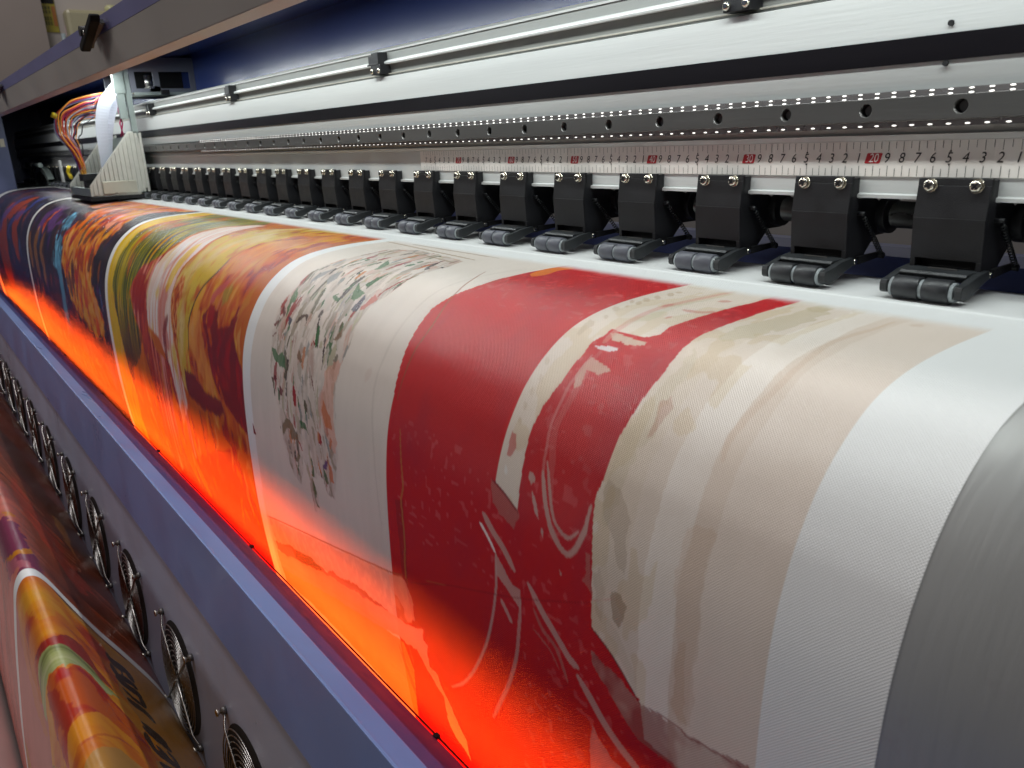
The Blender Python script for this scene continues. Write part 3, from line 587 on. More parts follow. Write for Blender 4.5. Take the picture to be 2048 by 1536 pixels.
class Canvas:
    def __init__(s, U, V):
        s.U = U; s.V = V; s.img = np.zeros((len(U), len(V), 3)); X, Y = np.meshgrid(U, V, indexing='ij')
        s.X = X; s.Y = Y
        s.w1 = fbm(X / .016, Y / .022) - .5; s.w2 = fbm(X / .016 + 40, Y / .022 + 77) - .5
        s.w3 = vn(X / .004 + 5, Y / .005) - .5
        s.m = fbm(X / .03 + 9, Y / .05 + 3, 4) - .5; s.st = fbm(X / .006 + 9, Y / .11 + 3, 3) - .5; s.f = vn(X / .0022, Y / .003) - .5
    def win(s, x0, x1, y0, y1):
        a = np.searchsorted(s.U, x0); b = np.searchsorted(s.U, x1); c = np.searchsorted(s.V, y0); d = np.searchsorted(s.V, y1)
        return slice(a, b), slice(c, d)
    def mix(s, w, mask, col, al):
        I = s.img[w]; a = (mask * al)[..., None]; s.img[w] = I * (1 - a) + col * a
    def tint(s, w, c, kind):
        X = s.X[w]; m = s.m[w][..., None]; st = s.st[w][..., None]; f = s.f[w][..., None]; w1 = s.w1[w][..., None]; w3 = s.w3[w][..., None]
        c = np.array(C_[c]) * np.ones(X.shape + (3,))
        def lerp(a, b, t): t = np.clip(t, 0, 1); return a * (1 - t) + np.array(b) * t
        if kind == 'grn':
            c = lerp(c, (.40, .30, .03), (st + .0) * 4 + .15); c = lerp(c, (.04, .055, .008), (-st) * 5 - .1); c = lerp(c, (.45, .10, .03), (m - .08) * 5)
            c = lerp(c, (.05, .02, .018), np.clip((s.Y[w][..., None] - .40) * 8, 0, .8))
        elif kind == 'yel': c = lerp(c, (.62, .30, .05), m * 3); c = lerp(c, (.70, .52, .14), st * 3)
        elif kind == 'pinkB': c = lerp(c, (.62, .30, .25), st * 4); c = lerp(c, (.24, .02, .015), -st * 3 + m)
        elif kind == 'wst': c = lerp(c, (.60, .22, .17), st * 5 - .2); c = lerp(c, (.72, .68, .66), -st * 5); c = lerp(c, (.62, .45, .14), m * 4 - .2)
        elif kind == 'yoch': c = lerp(c, (.42, .10, .03), w1 * 5 - .3); c = lerp(c, (.62, .45, .2), -m * 4); c = lerp(c, (.28, .13, .03), (np.abs(w3) < .02) * .6 * (w1 > 0))
        elif kind == 'orsp': c = lerp(c, (.60, .32, .14), (w3 > .12) * .8); c = lerp(c, (.26, .03, .015), (w3 < -.14) * .8)
        elif kind == 'orB': c = lerp(c, (.60, .30, .06), (w1 + m) * 4); c = lerp(c, (.30, .03, .012), (-w1 - m * .6) * 4 - .1); c = lerp(c, (.62, .26, .14), (st) * 4 - .5)
        elif kind == 'maro': c = lerp(c, (.30, .02, .012), w1 * 4)
        elif kind == 'orA': c = lerp(c, (.66, .33, .08), (w1) * 6); c = lerp(c, (.46, .06, .02), (-w1 + w3 * .5) * 6 - .2); c = lerp(c, (.10, .03, .02), (m - .14) * 6)
        elif kind == 'salA': c = lerp(c, (.70, .35, .28), w1 * 5); c = lerp(c, (.65, .30, .03), -w1 * 5 - .2); c = lerp(c, (.25, .02, .01), m * 5 - .2)
        elif kind == 'red':
            d = (vn(s.X[w] / .0048, s.Y[w] / .0036) > .80) & ((s.Y[w] < .27) | ((s.Y[w] > .38) & (s.Y[w] < .47)) | (s.X[w] > -.06))
            c = lerp(c, (.62, .10, .10), (d[..., None]) * .45); c = lerp(c, (.40, .010, .02), m * 2 + .1)
        elif kind == 'dab': c = lerp(c, c * .35, (w1 < -.06) * .75); c = lerp(c, c * 1.45 + .03, (w3 + w1 * 1.5 > .26) * .8); c = lerp(c, (.03, .02, .03), (m > .16) * .7)
        elif kind == 'dust': c = lerp(c, (.62, .32, .16), w3 * 3 + .2)
        elif kind == 'tau':
            c = lerp(c, (.52, .40, .34), w1 * 8); c = lerp(c, (.26, .08, .07), -w1 * 8 - .4)
        elif kind == 'rust':
            c = lerp(c, (.03, .012, .008), st * 6 + .1); c = lerp(c, (.42, .08, .012), -st * 6 - .2)
        elif kind == 'orT': c = lerp(c, (.28, .03, .01), m * 5); c = lerp(c, (.50, .22, .04), -m * 4 - .1)
        elif kind == 'grT': c = lerp(c, (.34, .34, .18), st * 4); c = lerp(c, (.12, .13, .04), -st * 5 - .2)
        elif kind == 'orT3': c = lerp(c, (.30, .02, .01), w1 * 6 - .2); c = lerp(c, (.48, .22, .04), m * 5)
        elif kind == 'yoT': c = lerp(c, (.42, .11, .015), m * 5 + .1)
        else: c = c * (1 + .22 * m + .10 * w1)
        return np.clip(c * (1 + .05 * f), 0, 1)
    def poly(s, col, pts, al=1, warp=0, cell=None):
        p = np.array(pts) * 1e-4; d = p[:, 0].mean(); k = max(.0006, .0012 * (.3 - d)) ; wa = warp * k * 1.6
        w = s.win(p[:, 0].min() - wa - .002, p[:, 0].max() + wa + .002, p[:, 1].min() - wa - .002, p[:, 1].max() + wa + .002)
        if s.X[w].size == 0: return
        px = s.X[w] + (s.w1[w] * 2 + s.w3[w] * .7) * wa; py = s.Y[w] + (s.w2[w] * 2 + s.w3[w] * .7) * wa
        msk = pip(px, py, [tuple(q) for q in p]).astype(float)
        if cell == 'flow': s.flowers(w, msk); return
        s.mix(w, msk, s.tint(w, col, cell), al)
    def stroke(s, col, pts, wd, al=1, warp=0):
        p = np.array(pts) * 1e-4; r = max(wd * 1.35e-4, .00040); d0 = p[:, 0].mean(); wa = warp * max(.0006, .0012 * (.3 - d0)) * 1.2
        if len(p) > 2: p = dens(p, 4)[0]
        w = s.win(p[:, 0].min() - r - wa, p[:, 0].max() + r + wa, p[:, 1].min() - r - wa, p[:, 1].max() + r + wa)
        X = s.X[w] + s.w1[w] * 2 * wa; Y = s.Y[w] + s.w2[w] * 2 * wa
        if X.size == 0: return
        D = np.full(X.shape, 9.); n = len(p) - 1
        for i in range(n):
            a, b = p[i], p[i + 1]; v = b - a; L2 = v @ v + 1e-14
            t = np.clip(((X - a[0]) * v[0] + (Y - a[1]) * v[1]) / L2, 0, 1)
            q = (i + t) / n; taper = .45 + .55 * np.minimum(1, np.minimum(q, 1 - q) * 6 + .1)
            D = np.minimum(D, np.hypot(X - a[0] - v[0] * t, Y - a[1] - v[1] * t) / taper)
        s.mix(w, np.clip((r - D) / .0003 + .5, 0, 1), s.tint(w, col, None), al)
    def flowers(s, w, msk):
        X = s.X[w]; Y = s.Y[w]; x0, x1, y0, y1 = X.min(), X.max(), Y.min(), Y.max()
        pal = [((.60, .50, .43), 34), ((.50, .40, .34), 26), ((.38, .32, .26), 22), ((.66, .56, .50), 22), ((.30, .24, .17), 12), ((.55, .33, .27), 12), ((.12, .10, .06), 12), ((.05, .03, .028), 11), ((.035, .12, .035), 18), ((.30, .02, .02), 14), ((.55, .20, .08), 7), ((.28, .28, .27), 9), ((.45, .40, .28), 10)]
        ps = np.array([p[1] for p in pal], float); ps /= ps.sum(); R = np.random.RandomState(21)
        base = np.array((.60, .50, .44)); s.mix(w, msk, base * (1 + .4 * s.m[w][..., None] + .5 * s.w3[w][..., None]), .5)
        for i in range(1000):
            cx = x0 + (x1 - x0) * R.rand(); cy = y0 + (y1 - y0) * R.rand(); k = R.choice(len(pal), p=ps)
            if 6 <= k <= 10 and R.rand() < .35: continue
            a = .0013 + .0042 * R.rand() ** 1.4; b = .005 + .023 * R.rand() ** 1.5; th = R.randn() * .22 + .15
            if k >= 6: a *= .8; b *= .75
            q = s.win(cx - .02, cx + .02, cy - .022, cy + .022)
            q = (slice(max(q[0].start, w[0].start), min(q[0].stop, w[0].stop)), slice(max(q[1].start, w[1].start), min(q[1].stop, w[1].stop)))
            if q[0].stop <= q[0].start or q[1].stop <= q[1].start: continue
            mm = msk[q[0].start - w[0].start:q[0].stop - w[0].start, q[1].start - w[1].start:q[1].stop - w[1].start]
            dx = s.X[q] - cx + s.w1[q] * .006 + s.w3[q] * .0016; dy = s.Y[q] - cy + s.w2[q] * .008
            u = dx * math.cos(th) - dy * math.sin(th); v = dx * math.sin(th) + dy * math.cos(th)
            e = ((u / a) ** 2 + (v / b) ** 2 < 1) & (np.random.RandomState(i).rand() < 1)
            c = np.array(pal[k][0]) * np.ones(e.shape + (3,)) * (.9 + .2 * R.rand())
            s.mix(q, e * mm, c, (.6 if k < 6 else .8) + .2 * R.rand())

def daubs(s, x0, x1, y0, y1, pal, n, amax, bmax, al, test, seed):
    R = np.random.RandomState(seed)
    for i in range(n):
        cx = x0 + (x1 - x0) * R.rand(); cy = y0 + (y1 - y0) * R.rand(); a = amax * (.25 + .75 * R.rand()); b = bmax * (.25 + .75 * R.rand()); th = R.randn() * .35
        q = s.win(cx - bmax - .01, cx + bmax + .01, cy - bmax - .01, cy + bmax + .01)
        if s.X[q].size == 0: continue
        dx = s.X[q] - cx + s.w1[q] * .02; dy = s.Y[q] - cy + s.w2[q] * .02
        u = dx * math.cos(th) - dy * math.sin(th); v = dx * math.sin(th) + dy * math.cos(th)
        e = np.clip((1.15 - (u / a) ** 2 - (v / b) ** 2) * 3, 0, 1) * test(s.img[q]) * (s.X[q] < x1) * (s.X[q] > x0)
        s.mix(q, e, np.array(pal[R.randint(len(pal))]) * (.8 + .4 * R.rand()), al)
X1 = .1713
U = [X1]; 
while U[-1] > -3.15: U.append(U[-1] - .00042 * (1 + (.2 - U[-1]) * 1.45) ** 2)
U = np.array(U[::-1]); LEN = MAIN[1][-1]
V = np.arange(0, LEN, .00105)
cv = Canvas(U, V)
cols = np.array(C_['white']) * np.ones(cv.X.shape + (3,))
bg = [(-3.30, -2.17, (.022, .016, .030), 1), (-2.171, -1.2241, (.017, .012, .016), 1), (-1.2241 + .026, -.5405, (.44, .12, .03), 0), (-.5215, -.2263, (.715, .635, .565), 2), (-.2263, -.0870, C_['red'], 3), (-.0870, .1191, (.700, .600, .510), 4)]
m = cv.m[..., None]; st = cv.st[..., None]
SF = .1585
yy = cv.Y + cv.w3 * .0006
for a, b, c, kd in bg:
    x0, x1 = (a, b)
    if kd == 0: x0, x1 = -1.2241 + .0, -.5405
    w = cv.win(x0, x1, 0, 1); cc = np.array(c) * (1 + (.12 if kd != 4 else .05) * m[w]) * (1 + .06 * st[w])
    if kd == 1:
        s_ = cv.st[w][..., None]; cc = cc + np.clip(s_ * 3 - .35, 0, 1) * np.array((.16, .05, .02)) + np.clip(-s_ * 3 - .4, 0, 1) * np.array((.02, .03, .14)) + np.clip(cv.w1[w][..., None] * 4 - 1, 0, .4) * np.array((.2, .02, .03))
    cv.img[w] = np.broadcast_to(cc, cv.img[w].shape)
cv.img[cv.img.sum(-1) == 0] = C_['white']
# pale lengthwise bands of the sand coloured part
for xa, xb, c, al in ((.0435, .0660, (.80, .73, .66), .85), (.0665, .0790, (.66, .52, .42), .28), (.079, .1191, (.75, .65, .57), .6), (-.02, .030, (.62, .51, .38), .28)):
    w = cv.win(xa - .004, xb + .004, SF, LEN); e = cv.X[w] + cv.w1[w] * .004 + cv.w3[w] * .0006
    cv.mix(w, ((e > xa) & (e < xb)) * np.clip(1.1 - np.abs(cv.m[w]) * 1.5, 0, 1) * (cv.Y[w] < .53), np.array(c), al)
# soft blotches like watercolour over the sand part
w = cv.win(-.087, .1191, 0, 1); I = cv.img[w]; L_ = I.sum(-1, keepdims=True) > 1.1
bl = (fbm(cv.X[w] / .012 + 3, cv.Y[w] / .020 + 8, 2) > .56)[..., None] * (cv.X[w] < .05)[..., None]
cv.img[w] = np.where(L_ & bl, I * np.array((.93, .89, .80)), I)
ART = [
('P','orA',[(-13547,2821),(-14325,2871),(-15748,2863),(-16270,2987),(-16619,3135),(-16877,3365),(-16564,3816),(-16422,4080),(-16207,4264),(-15795,4696),(-15022,4995),(-13599,5157),(-12800,5050),(-12653,4695),(-13034,4453),(-13333,4193),(-13455,3908),(-13405,3599),(-13248,3362),(-12838,2948),(-13121,2832)],1,4,'orA'),
('P','salA',[(-20999,2301),(-17677,2460),(-17648,2150),(-17636,1802),(-17163,1379),(-13339,1415),(-12496,1578),(-13172,2065),(-13247,2458),(-13030,2822),(-13228,2985),(-14669,2977),(-16624,2819),(-16370,2582)],1,4,'salA'),
('P','pinkA',[(-14113,2928),(-13740,2841),(-13139,2833),(-12782,2965),(-13268,3053),(-13854,3042)],1,1,None),
('P','blA',[(-17634,2842),(-17886,3060),(-17599,3252),(-17174,3326),(-16838,3240),(-16749,3050),(-17051,2887)],1,6,'dab'),
('P','blA',[(-17602,3496),(-17611,3686),(-17264,3841),(-17769,3920),(-18000,4087),(-17156,4152),(-16834,4121),(-16530,3883),(-16773,3692),(-16909,3482)],1,6,'dab'),
('S','blA',[(-17123,3936),(-16794,4257),(-16769,4609),(-16846,4979),(-16966,5514)],178,0.7,2),
('S','purA',[(-19916,2952),(-19909,3175),(-20219,3385),(-20276,3520)],110,0.9,6),
('S','purA',[(-19728,2718),(-19526,2985),(-18999,3164)],153,0.9,6),
('S','purA',[(-17846,3179),(-18300,3301),(-18879,3425)],55,0.9,6),
('S','purA',[(-20061,3079),(-20125,3287),(-20024,3460)],146,0.8,6),
('S','purA',[(-18626,3088),(-18720,3241),(-19065,3353)],121,0.8,6),
('S','purA',[(-18837,2804),(-19118,2926),(-18969,3059)],85,0.8,6),
('S','salA',[(-19425,3007),(-19561,3202)],127,0.8,6),
('S','salA',[(-19576,3343),(-19672,3479)],118,0.8,6),
('S','goldA',[(-20081,3550),(-20332,3937),(-20192,4289),(-20101,4604)],172,0.7,2),
('S','goldA',[(-19152,3649),(-19415,4022),(-19080,4341),(-19199,4706)],128,0.7,2),
('S','goldA',[(-21379,3808),(-21208,4131),(-21027,4449)],172,0.7,2),
('S','rustA',[(-26659,3294),(-26964,3692),(-26745,3984),(-26385,4358)],381,0.8,3),
('S','rustA',[(-23985,3318),(-24495,3649),(-24225,4008),(-23785,4389)],328,0.8,3),
('S','rustA',[(-24689,2746),(-25320,3098),(-26153,3436)],227,0.8,3),
('S','rustA',[(-27805,4466),(-27781,4988),(-26706,5093)],577,0.8,3),
('S','blueA',[(-26068,2742),(-26488,3162),(-27336,3607),(-27835,4001)],167,0.7,3),
('S','blueA',[(-23625,2766),(-23513,3122),(-25520,3710),(-25773,4116)],91,0.7,3),
('S','blueA',[(-24132,2376),(-23424,2750)],157,0.7,3),
('P','redA',[(-21431,5002),(-20075,5011),(-18641,5228),(-17363,5426),(-16225,5611),(-14778,5702),(-13597,5737),(-14709,6144),(-17117,6350),(-18690,6041),(-20910,5761),(-21879,5408)],0.8,9,'dab'),
('P','redA',[(-15795,4696),(-15100,5075),(-13779,5349),(-13017,5842),(-13258,6159),(-14709,6144),(-16015,5866),(-16393,5275)],0.7,9,'dab'),
('P','yel',[(-12244,1683),(-12271,2206),(-12047,2571),(-12017,2793),(-12041,3036),(-12128,3299),(-12322,3573),(-12508,3835),(-12357,4057),(-12244,4470),(-12273,5087),(-12007,6315),(-12610,7294),(-10824,6825),(-11070,5372),(-11340,4918),(-11422,4515),(-11564,4207),(-11693,3896),(-11661,3473),(-11571,3207),(-11598,2918),(-11454,2663),(-11203,2176),(-11449,1537)],1,1,'yel'),
('P','grn',[(-11591,1387),(-11133,2035),(-11098,2530),(-11395,2750),(-11608,2957),(-11571,3207),(-11661,3473),(-11693,3896),(-11564,4207),(-11422,4515),(-11340,4918),(-11234,5236),(-11119,5553),(-10396,5066),(-9859,4589),(-9856,4468),(-10149,4318),(-10395,4050),(-10542,3886),(-10399,3700),(-10148,3452),(-9565,3242),(-9410,3080),(-9266,2851),(-9286,2606),(-9183,2270),(-8619,1813),(-9060,1490),(-10096,1345)],1,1,'grn'),
('P','ora2',[(-10803,5148),(-10333,4973),(-9859,4589),(-9909,4968),(-9982,5785),(-10234,6726),(-11047,6801),(-11134,6086)],1,2,None),
('P','pinkB',[(-9170,2643),(-9170,2886),(-9374,3095),(-9565,3242),(-10148,3452),(-10399,3700),(-10482,3878),(-10333,4042),(-10085,4308),(-9808,4490),(-9867,4706),(-9548,5201),(-9542,6499),(-7808,6395),(-7884,5244),(-8414,4666),(-9157,4523),(-9383,4272),(-9399,4059),(-9519,3788),(-9488,3564),(-9451,3329),(-9338,3110),(-9197,2912)],1,1,'pinkB'),
('P','redB',[(-10120,3513),(-10310,3735),(-10348,3907),(-10215,4101),(-9695,4175),(-9487,3856),(-9666,3733),(-9650,3523)],0.8,3,None),
('P','wst',[(-8439,1882),(-8391,2398),(-8251,2733),(-8210,2996),(-8291,3198),(-8317,3426),(-8321,3676),(-8253,3828),(-8185,4016),(-8073,4262),(-7920,4701),(-7798,5083),(-8195,5468),(-8414,4666),(-8869,4330),(-9383,4272),(-9519,3788),(-9488,3564),(-9451,3329),(-9289,3047),(-9170,2886),(-9134,2655),(-9068,2308),(-8672,1881)],1,1,'wst'),
('S','rose',[(-8707,2802),(-8736,3096),(-8909,3348),(-8893,3582),(-8833,3909),(-8742,4239),(-8557,4554)],36,0.5,1),
('S','rose',[(-8579,3600),(-8640,3882),(-8575,4144),(-8391,4385)],105,0.8,2),
('S','maro',[(-8376,3978),(-8536,4206),(-8547,4413),(-8522,4688)],53,0.8,1),
('S','yel',[(-8476,2888),(-8509,3157),(-8543,3366),(-8579,3600)],89,0.8,1),
('P','yoch',[(-7875,1960),(-8174,2265),(-8228,2596),(-8097,2903),(-8220,3189),(-8278,3422),(-8279,3671),(-8244,3826),(-8162,4078),(-7914,4347),(-7842,4820),(-7679,4891),(-7442,4600),(-7429,4213),(-7394,3894),(-7342,3649),(-7218,3426),(-7028,3181),(-7021,2952),(-6942,2730),(-6794,2458),(-6830,2184),(-6841,1714),(-5706,1610),(-6591,1559),(-7568,1666)],1,1,'yoch'),
('P','orsp',[(-8156,3321),(-8229,3458),(-8257,3641),(-8243,3800),(-8185,4003),(-8060,4193),(-7914,4347),(-7910,4038),(-7932,3783),(-7856,3589),(-7967,3454)],1,2,'orsp'),
('P','orB',[(-5455,1551),(-6435,1636),(-7103,1868),(-6680,2376),(-6926,2536),(-6899,2748),(-6936,2958),(-7028,3181),(-7218,3426),(-7342,3649),(-7394,3894),(-7429,4213),(-7442,4600),(-7246,4817),(-6428,5121),(-5961,5235),(-5255,5023),(-5480,4079),(-5673,3845),(-5738,3802),(-5791,3589),(-5776,3391),(-5723,3171),(-5653,2892),(-5561,2549),(-5663,2014)],1,1,'orB'),
('P','pch',[(-6857,2765),(-6651,2581),(-6585,2223),(-6337,1947),(-6049,1825),(-6057,2202),(-6215,2507),(-6154,2863),(-6291,3111),(-6654,3190),(-6769,2987)],0.8,4,None),
('P','pch',[(-7357,3826),(-7126,3730),(-6903,3878),(-6801,4101),(-6517,4405),(-6446,4631),(-6783,4647),(-7085,4399),(-7357,4137)],0.7,4,None),
('S','blk',[(-6993,2948),(-7028,3181),(-7218,3426),(-7324,3646),(-7396,3832),(-7415,4085),(-7408,4260)],14,0.9,0.5),
('S','rosy',[(-6831,2849),(-6905,3006),(-6926,3137)],30,0.5,1),
('P','olv',[(-6328,3243),(-6444,3298),(-6455,3451),(-6384,3550),(-6250,3483),(-6228,3333)],0.9,3,None),
('S','mot',[(-6474,3235),(-6587,3344),(-6705,3448),(-6726,3563)],49,0.9,3),
('S','mot',[(-6501,3306),(-6683,3407),(-6664,3517)],40,0.9,3),
('P','maro',[(-6916,3760),(-6810,3636),(-6579,3530),(-6383,3679),(-6311,3772),(-6035,3751),(-5875,3602),(-5858,3485),(-5742,3421),(-5781,3643),(-5738,3802),(-5678,3939),(-5392,4169),(-5172,4773),(-5499,4864),(-5936,4746),(-6440,4509),(-6564,4295),(-6688,4021)],1,3,'maro'),
('P','ora3',[(-6689,3844),(-6591,3817),(-6469,4041),(-6577,4037)],0.8,2,None),
('P','dmar',[(-7730,4565),(-7363,4533),(-6951,4678),(-6271,4663),(-6208,4809),(-6542,4904),(-7074,4964),(-7668,4908)],1,3,None),
('S','orl',[(-6269,4484),(-6091,4799),(-5944,5000)],30,0.5,2),
('P','redC',[(-9426,6641),(-7674,5790),(-5994,5166),(-5809,5550),(-5532,5787),(-5415,6436),(-5570,6831),(-6596,7112),(-7866,6961),(-8481,6760)],1,2,None),
('S','dred',[(-7259,5055),(-7220,5775),(-7148,6185)],34,0.6,1),
('S','dred',[(-7719,5221),(-7674,5790),(-7361,6182)],37,0.6,1),
('S','dred',[(-6947,4839),(-6799,5403),(-6807,5888)],31,0.6,1),
('S','oryl',[(-8071,5135),(-8160,5806),(-7652,6367)],87,0.7,2),
('S','oryl',[(-8473,5104),(-8494,5687),(-8131,6287)],93,0.7,2),
('P','flow',[(-3234,1971),(-4237,1849),(-4633,2020),(-4647,2314),(-4691,2612),(-4793,2877),(-4783,3023),(-4802,3276),(-4828,3433),(-4728,3686),(-4648,3970),(-4562,4171),(-4424,4339),(-4410,4538),(-4313,4758),(-4166,4940),(-4029,4957),(-3915,4678),(-3818,4847),(-3768,5174),(-3629,5062),(-3620,4940),(-3717,4794),(-3488,4720),(-3397,4882),(-3232,4862),(-3211,4648),(-3142,4444),(-3145,4178),(-3206,3933),(-3221,3764),(-3202,3587),(-3166,3438),(-3202,3317),(-3218,3202),(-3226,3054),(-3135,2917),(-3125,2741),(-3155,2512),(-3158,2238)],0,3,'flow'),
('P','salm',[(-3337,3614),(-3435,3722),(-3459,3868),(-3472,3995),(-3421,4161),(-3305,4311),(-3197,4424),(-3129,4297),(-3185,4101),(-3250,3943),(-3256,3772),(-3202,3587)],0.6,4,None),
('P','dgrn',[(-3748,2827),(-3676,2959),(-3613,3024),(-3538,3042),(-3493,2970),(-3468,2932),(-3611,2913)],0.85,1.5,None),
('P','navy',[(-3455,2941),(-3469,3129),(-3426,3150),(-3370,3130),(-3393,2995)],0.85,1.5,None),
('P','sred',[(-3306,2913),(-3358,3090),(-3344,3125),(-3286,3096),(-3208,2960)],0.85,1.5,None),
('P','dgrn',[(-3786,2835),(-3774,2896),(-3956,3053),(-3880,3092),(-3783,3086),(-3789,3045),(-3913,3045)],0.85,1.5,None),
('P','dgrn',[(-4695,3121),(-4645,3229),(-4646,3244),(-4582,3229),(-4639,3145)],0.85,1.5,None),
('P','dbrn',[(-4166,3286),(-4289,3316),(-4357,3426),(-4312,3409),(-4205,3320),(-4115,3368),(-4096,3417)],0.85,1.5,None),
('P','navy',[(-4552,3376),(-4469,3471),(-4431,3456),(-4431,3402),(-4500,3386)],0.85,1.5,None),
('P','dmar',[(-4721,3422),(-4802,3499),(-4741,3516),(-4694,3472)],0.85,1.5,None),
('P','brn',[(-3414,3315),(-3479,3425),(-3432,3441),(-3376,3390)],0.85,1.5,None),
('P','dgrn',[(-4331,2395),(-4371,2441),(-4295,2462),(-4294,2415)],0.85,1.5,None),
('P','dgrn',[(-4041,2318),(-3884,2535),(-3857,2597),(-3814,2574),(-3865,2418)],0.85,1.5,None),
('P','grey',[(-4490,2714),(-4597,2848),(-4611,2956),(-4579,2999),(-4522,2890),(-4461,2761)],0.85,1.5,None),
('P','grey',[(-4281,2704),(-4366,2834),(-4348,2912),(-4239,2954),(-4193,2858)],0.85,1.5,None),
('P','dmar',[(-4734,3292),(-4750,3333),(-4646,3410),(-4649,3346)],0.85,1.5,None),
('P','dmar',[(-4695,3571),(-4765,3627),(-4657,3591)],0.85,1.5,None),
('P','dgrn',[(-4700,3746),(-4610,3741),(-4528,3785),(-4434,3732),(-4355,3776),(-4299,3892),(-4347,3878),(-4451,3876),(-4600,3834)],0.85,1.5,None),
('P','brn',[(-4068,3630),(-4099,3693),(-4065,3731),(-3922,3748),(-4007,3686)],0.85,1.5,None),
('P','olv2',[(-4242,4346),(-4381,4478),(-4372,4574),(-4196,4429),(-4159,4539),(-3986,4514),(-4027,4431),(-4156,4347)],0.85,1.5,None),
('P','dgrn',[(-3927,4288),(-3934,4359),(-3798,4346),(-3749,4378),(-3819,4283)],0.85,1.5,None),
('P','purp',[(-3443,4618),(-3460,4647),(-3384,4634),(-3347,4532),(-3391,4535)],0.85,1.5,None),
('P','dmar',[(-4405,4054),(-4433,4131),(-4345,4158),(-4315,4092)],0.85,1.5,None),
('P','olv2',[(-4014,4653),(-4120,4745),(-4038,4757),(-3961,4661)],0.85,1.5,None),
('P','sorg',[(-3421,3977),(-3447,4079),(-3360,4197),(-3218,4212),(-3266,4098),(-3340,4053)],0.85,1.5,None),
('P','sorg',[(-3267,4279),(-3297,4363),(-3277,4401),(-3221,4309)],0.85,1.5,None),
('P','sorg',[(-3342,4531),(-3326,4717),(-3252,4704),(-3276,4566)],0.85,1.5,None),
('P','dmar',[(-3751,3813),(-3665,3882),(-3608,3966),(-3689,3887)],0.85,1.5,None),
('P','dmar',[(-4562,3993),(-4587,4057),(-4482,4023),(-4502,3986)],0.85,1.5,None),
('P','olv2',[(-3699,5032),(-3687,5088),(-3631,5074)],0.85,1.5,None),
('S','brnl',[(-3109,1679),(-4569,1648),(-4650,1648)],16,0.6,0.5),
('S','brnl',[(-3201,1883),(-4366,1772),(-5210,1700)],13,0.6,0.5),
('S','brnl',[(-3230,2083),(-4189,1971)],11,0.6,0.5),
('S','shad',[(-2424,1904),(-2569,2588),(-2574,2995),(-2580,3326),(-2583,3626),(-2541,3857),(-2474,4161),(-2390,4782)],12,0.25,0.5),
('S','shad2',[(-2724,3558),(-2740,3644)],31,0.25,2),
('S','dkor',[(-5397,5562),(-5379,5752),(-5224,5760),(-4596,5625),(-3678,5446),(-2746,5261),(-2333,5180),(-2095,5106)],7,0.8,0.7),
('P','dust',[(-5179,5776),(-4605,5649),(-3685,5468),(-2750,5280),(-2336,5197),(-2097,5122),(-2012,5271),(-1994,5486),(-2116,5549),(-2272,5612),(-2674,5641),(-3009,5659),(-3708,5775),(-4433,5891),(-5197,6061)],0.55,2,'dust'),
('P','dred2',[(-5189,6047),(-4523,5887),(-3708,5775),(-3104,5631),(-2664,5601),(-2272,5612),(-2431,5659),(-2628,5707),(-3041,5767),(-3658,5850),(-4508,6051),(-5160,6182)],0.8,3,None),
('P','dbrn',[(-4575,5898),(-4037,5781),(-3835,5792),(-3754,5875),(-4110,5957),(-4495,6024)],0.8,2,None),
('S','dred2',[(-5058,6275),(-4368,6139),(-3896,6043),(-3078,5878),(-2596,5815),(-2187,5737)],10,0.7,1.5),
('P','yelo',[(-5112,6369),(-4382,6167),(-3816,6045),(-3094,5924),(-2571,5838),(-2202,5797),(-2105,5969),(-1957,6325),(-1798,6590),(-1869,6642),(-2219,6600),(-2660,6557),(-3327,6511),(-4327,6493),(-5084,6569)],0.85,1,None),
('S','dkor',[(-2309,5874),(-2226,6094),(-2078,6445),(-1963,6518)],13,0.5,1),
('S','dkor',[(-2126,5721),(-2072,5949),(-1943,6280)],11,0.5,1),
('S','dkor',[(-2258,5793),(-2246,5962),(-2131,6255)],11,0.5,1),
('S','lstr',[(-5271,5453),(-5256,5772),(-5176,6212),(-5286,6643)],65,0.6,0.5),
('P','red',[(-2244,1587),(-2286,2529),(-2388,2907),(-2335,3291),(-2266,3694),(-2240,3842),(-2097,4331),(-2072,4875),(-2032,5315),(-1848,5764),(-1603,6183),(-1234,6713),(248,5666),(95,5206),(474,4704),(315,4725),(160,4701),(85,4465),(57,4083),(10,3817),(4,3774),(-295,3960),(-626,4029),(-917,3895),(-923,3767),(-910,3556),(-897,3284),(-893,2987),(-906,2612),(-889,2262),(-888,1550),(-949,1477)],1,0,'red'),
('P','red',[(-180,1551),(-162,1805),(-188,2144),(-206,2343),(-247,2510),(-224,2623),(-280,2683),(-463,2697),(-577,2685),(-568,2766),(-604,2839),(-587,2935),(-597,3045),(-595,3180),(-643,3343),(-651,3486),(-653,3613),(-643,3759),(-636,3881),(-626,4029),(-437,4289),(81,4309),(10,3817),(-5,3721),(14,3625),(23,3419),(43,3248),(44,3079),(60,2945),(30,2746),(15,2554),(51,2150),(41,1531),(16,1470),(-134,1487)],1,1,'red'),
('P','red',[(-1938,5100),(87,4468),(246,4557),(470,4740),(506,4941),(682,4954),(847,4965),(916,5042),(-1327,7075),(-2338,7391)],1,0,'red'),
('S','gold2',[(-2153,1645),(-2201,1778),(-2112,2042)],59,0.6,1),
('S','brn2',[(-2627,2163),(-2231,2941),(-2210,3299),(-2212,3681)],7,0.7,1),
('P','darkr',[(-2132,4472),(-2016,4432),(-2002,4717),(-2013,4916),(-2011,5176),(-2097,5122),(-2111,4836)],0.6,1,None),
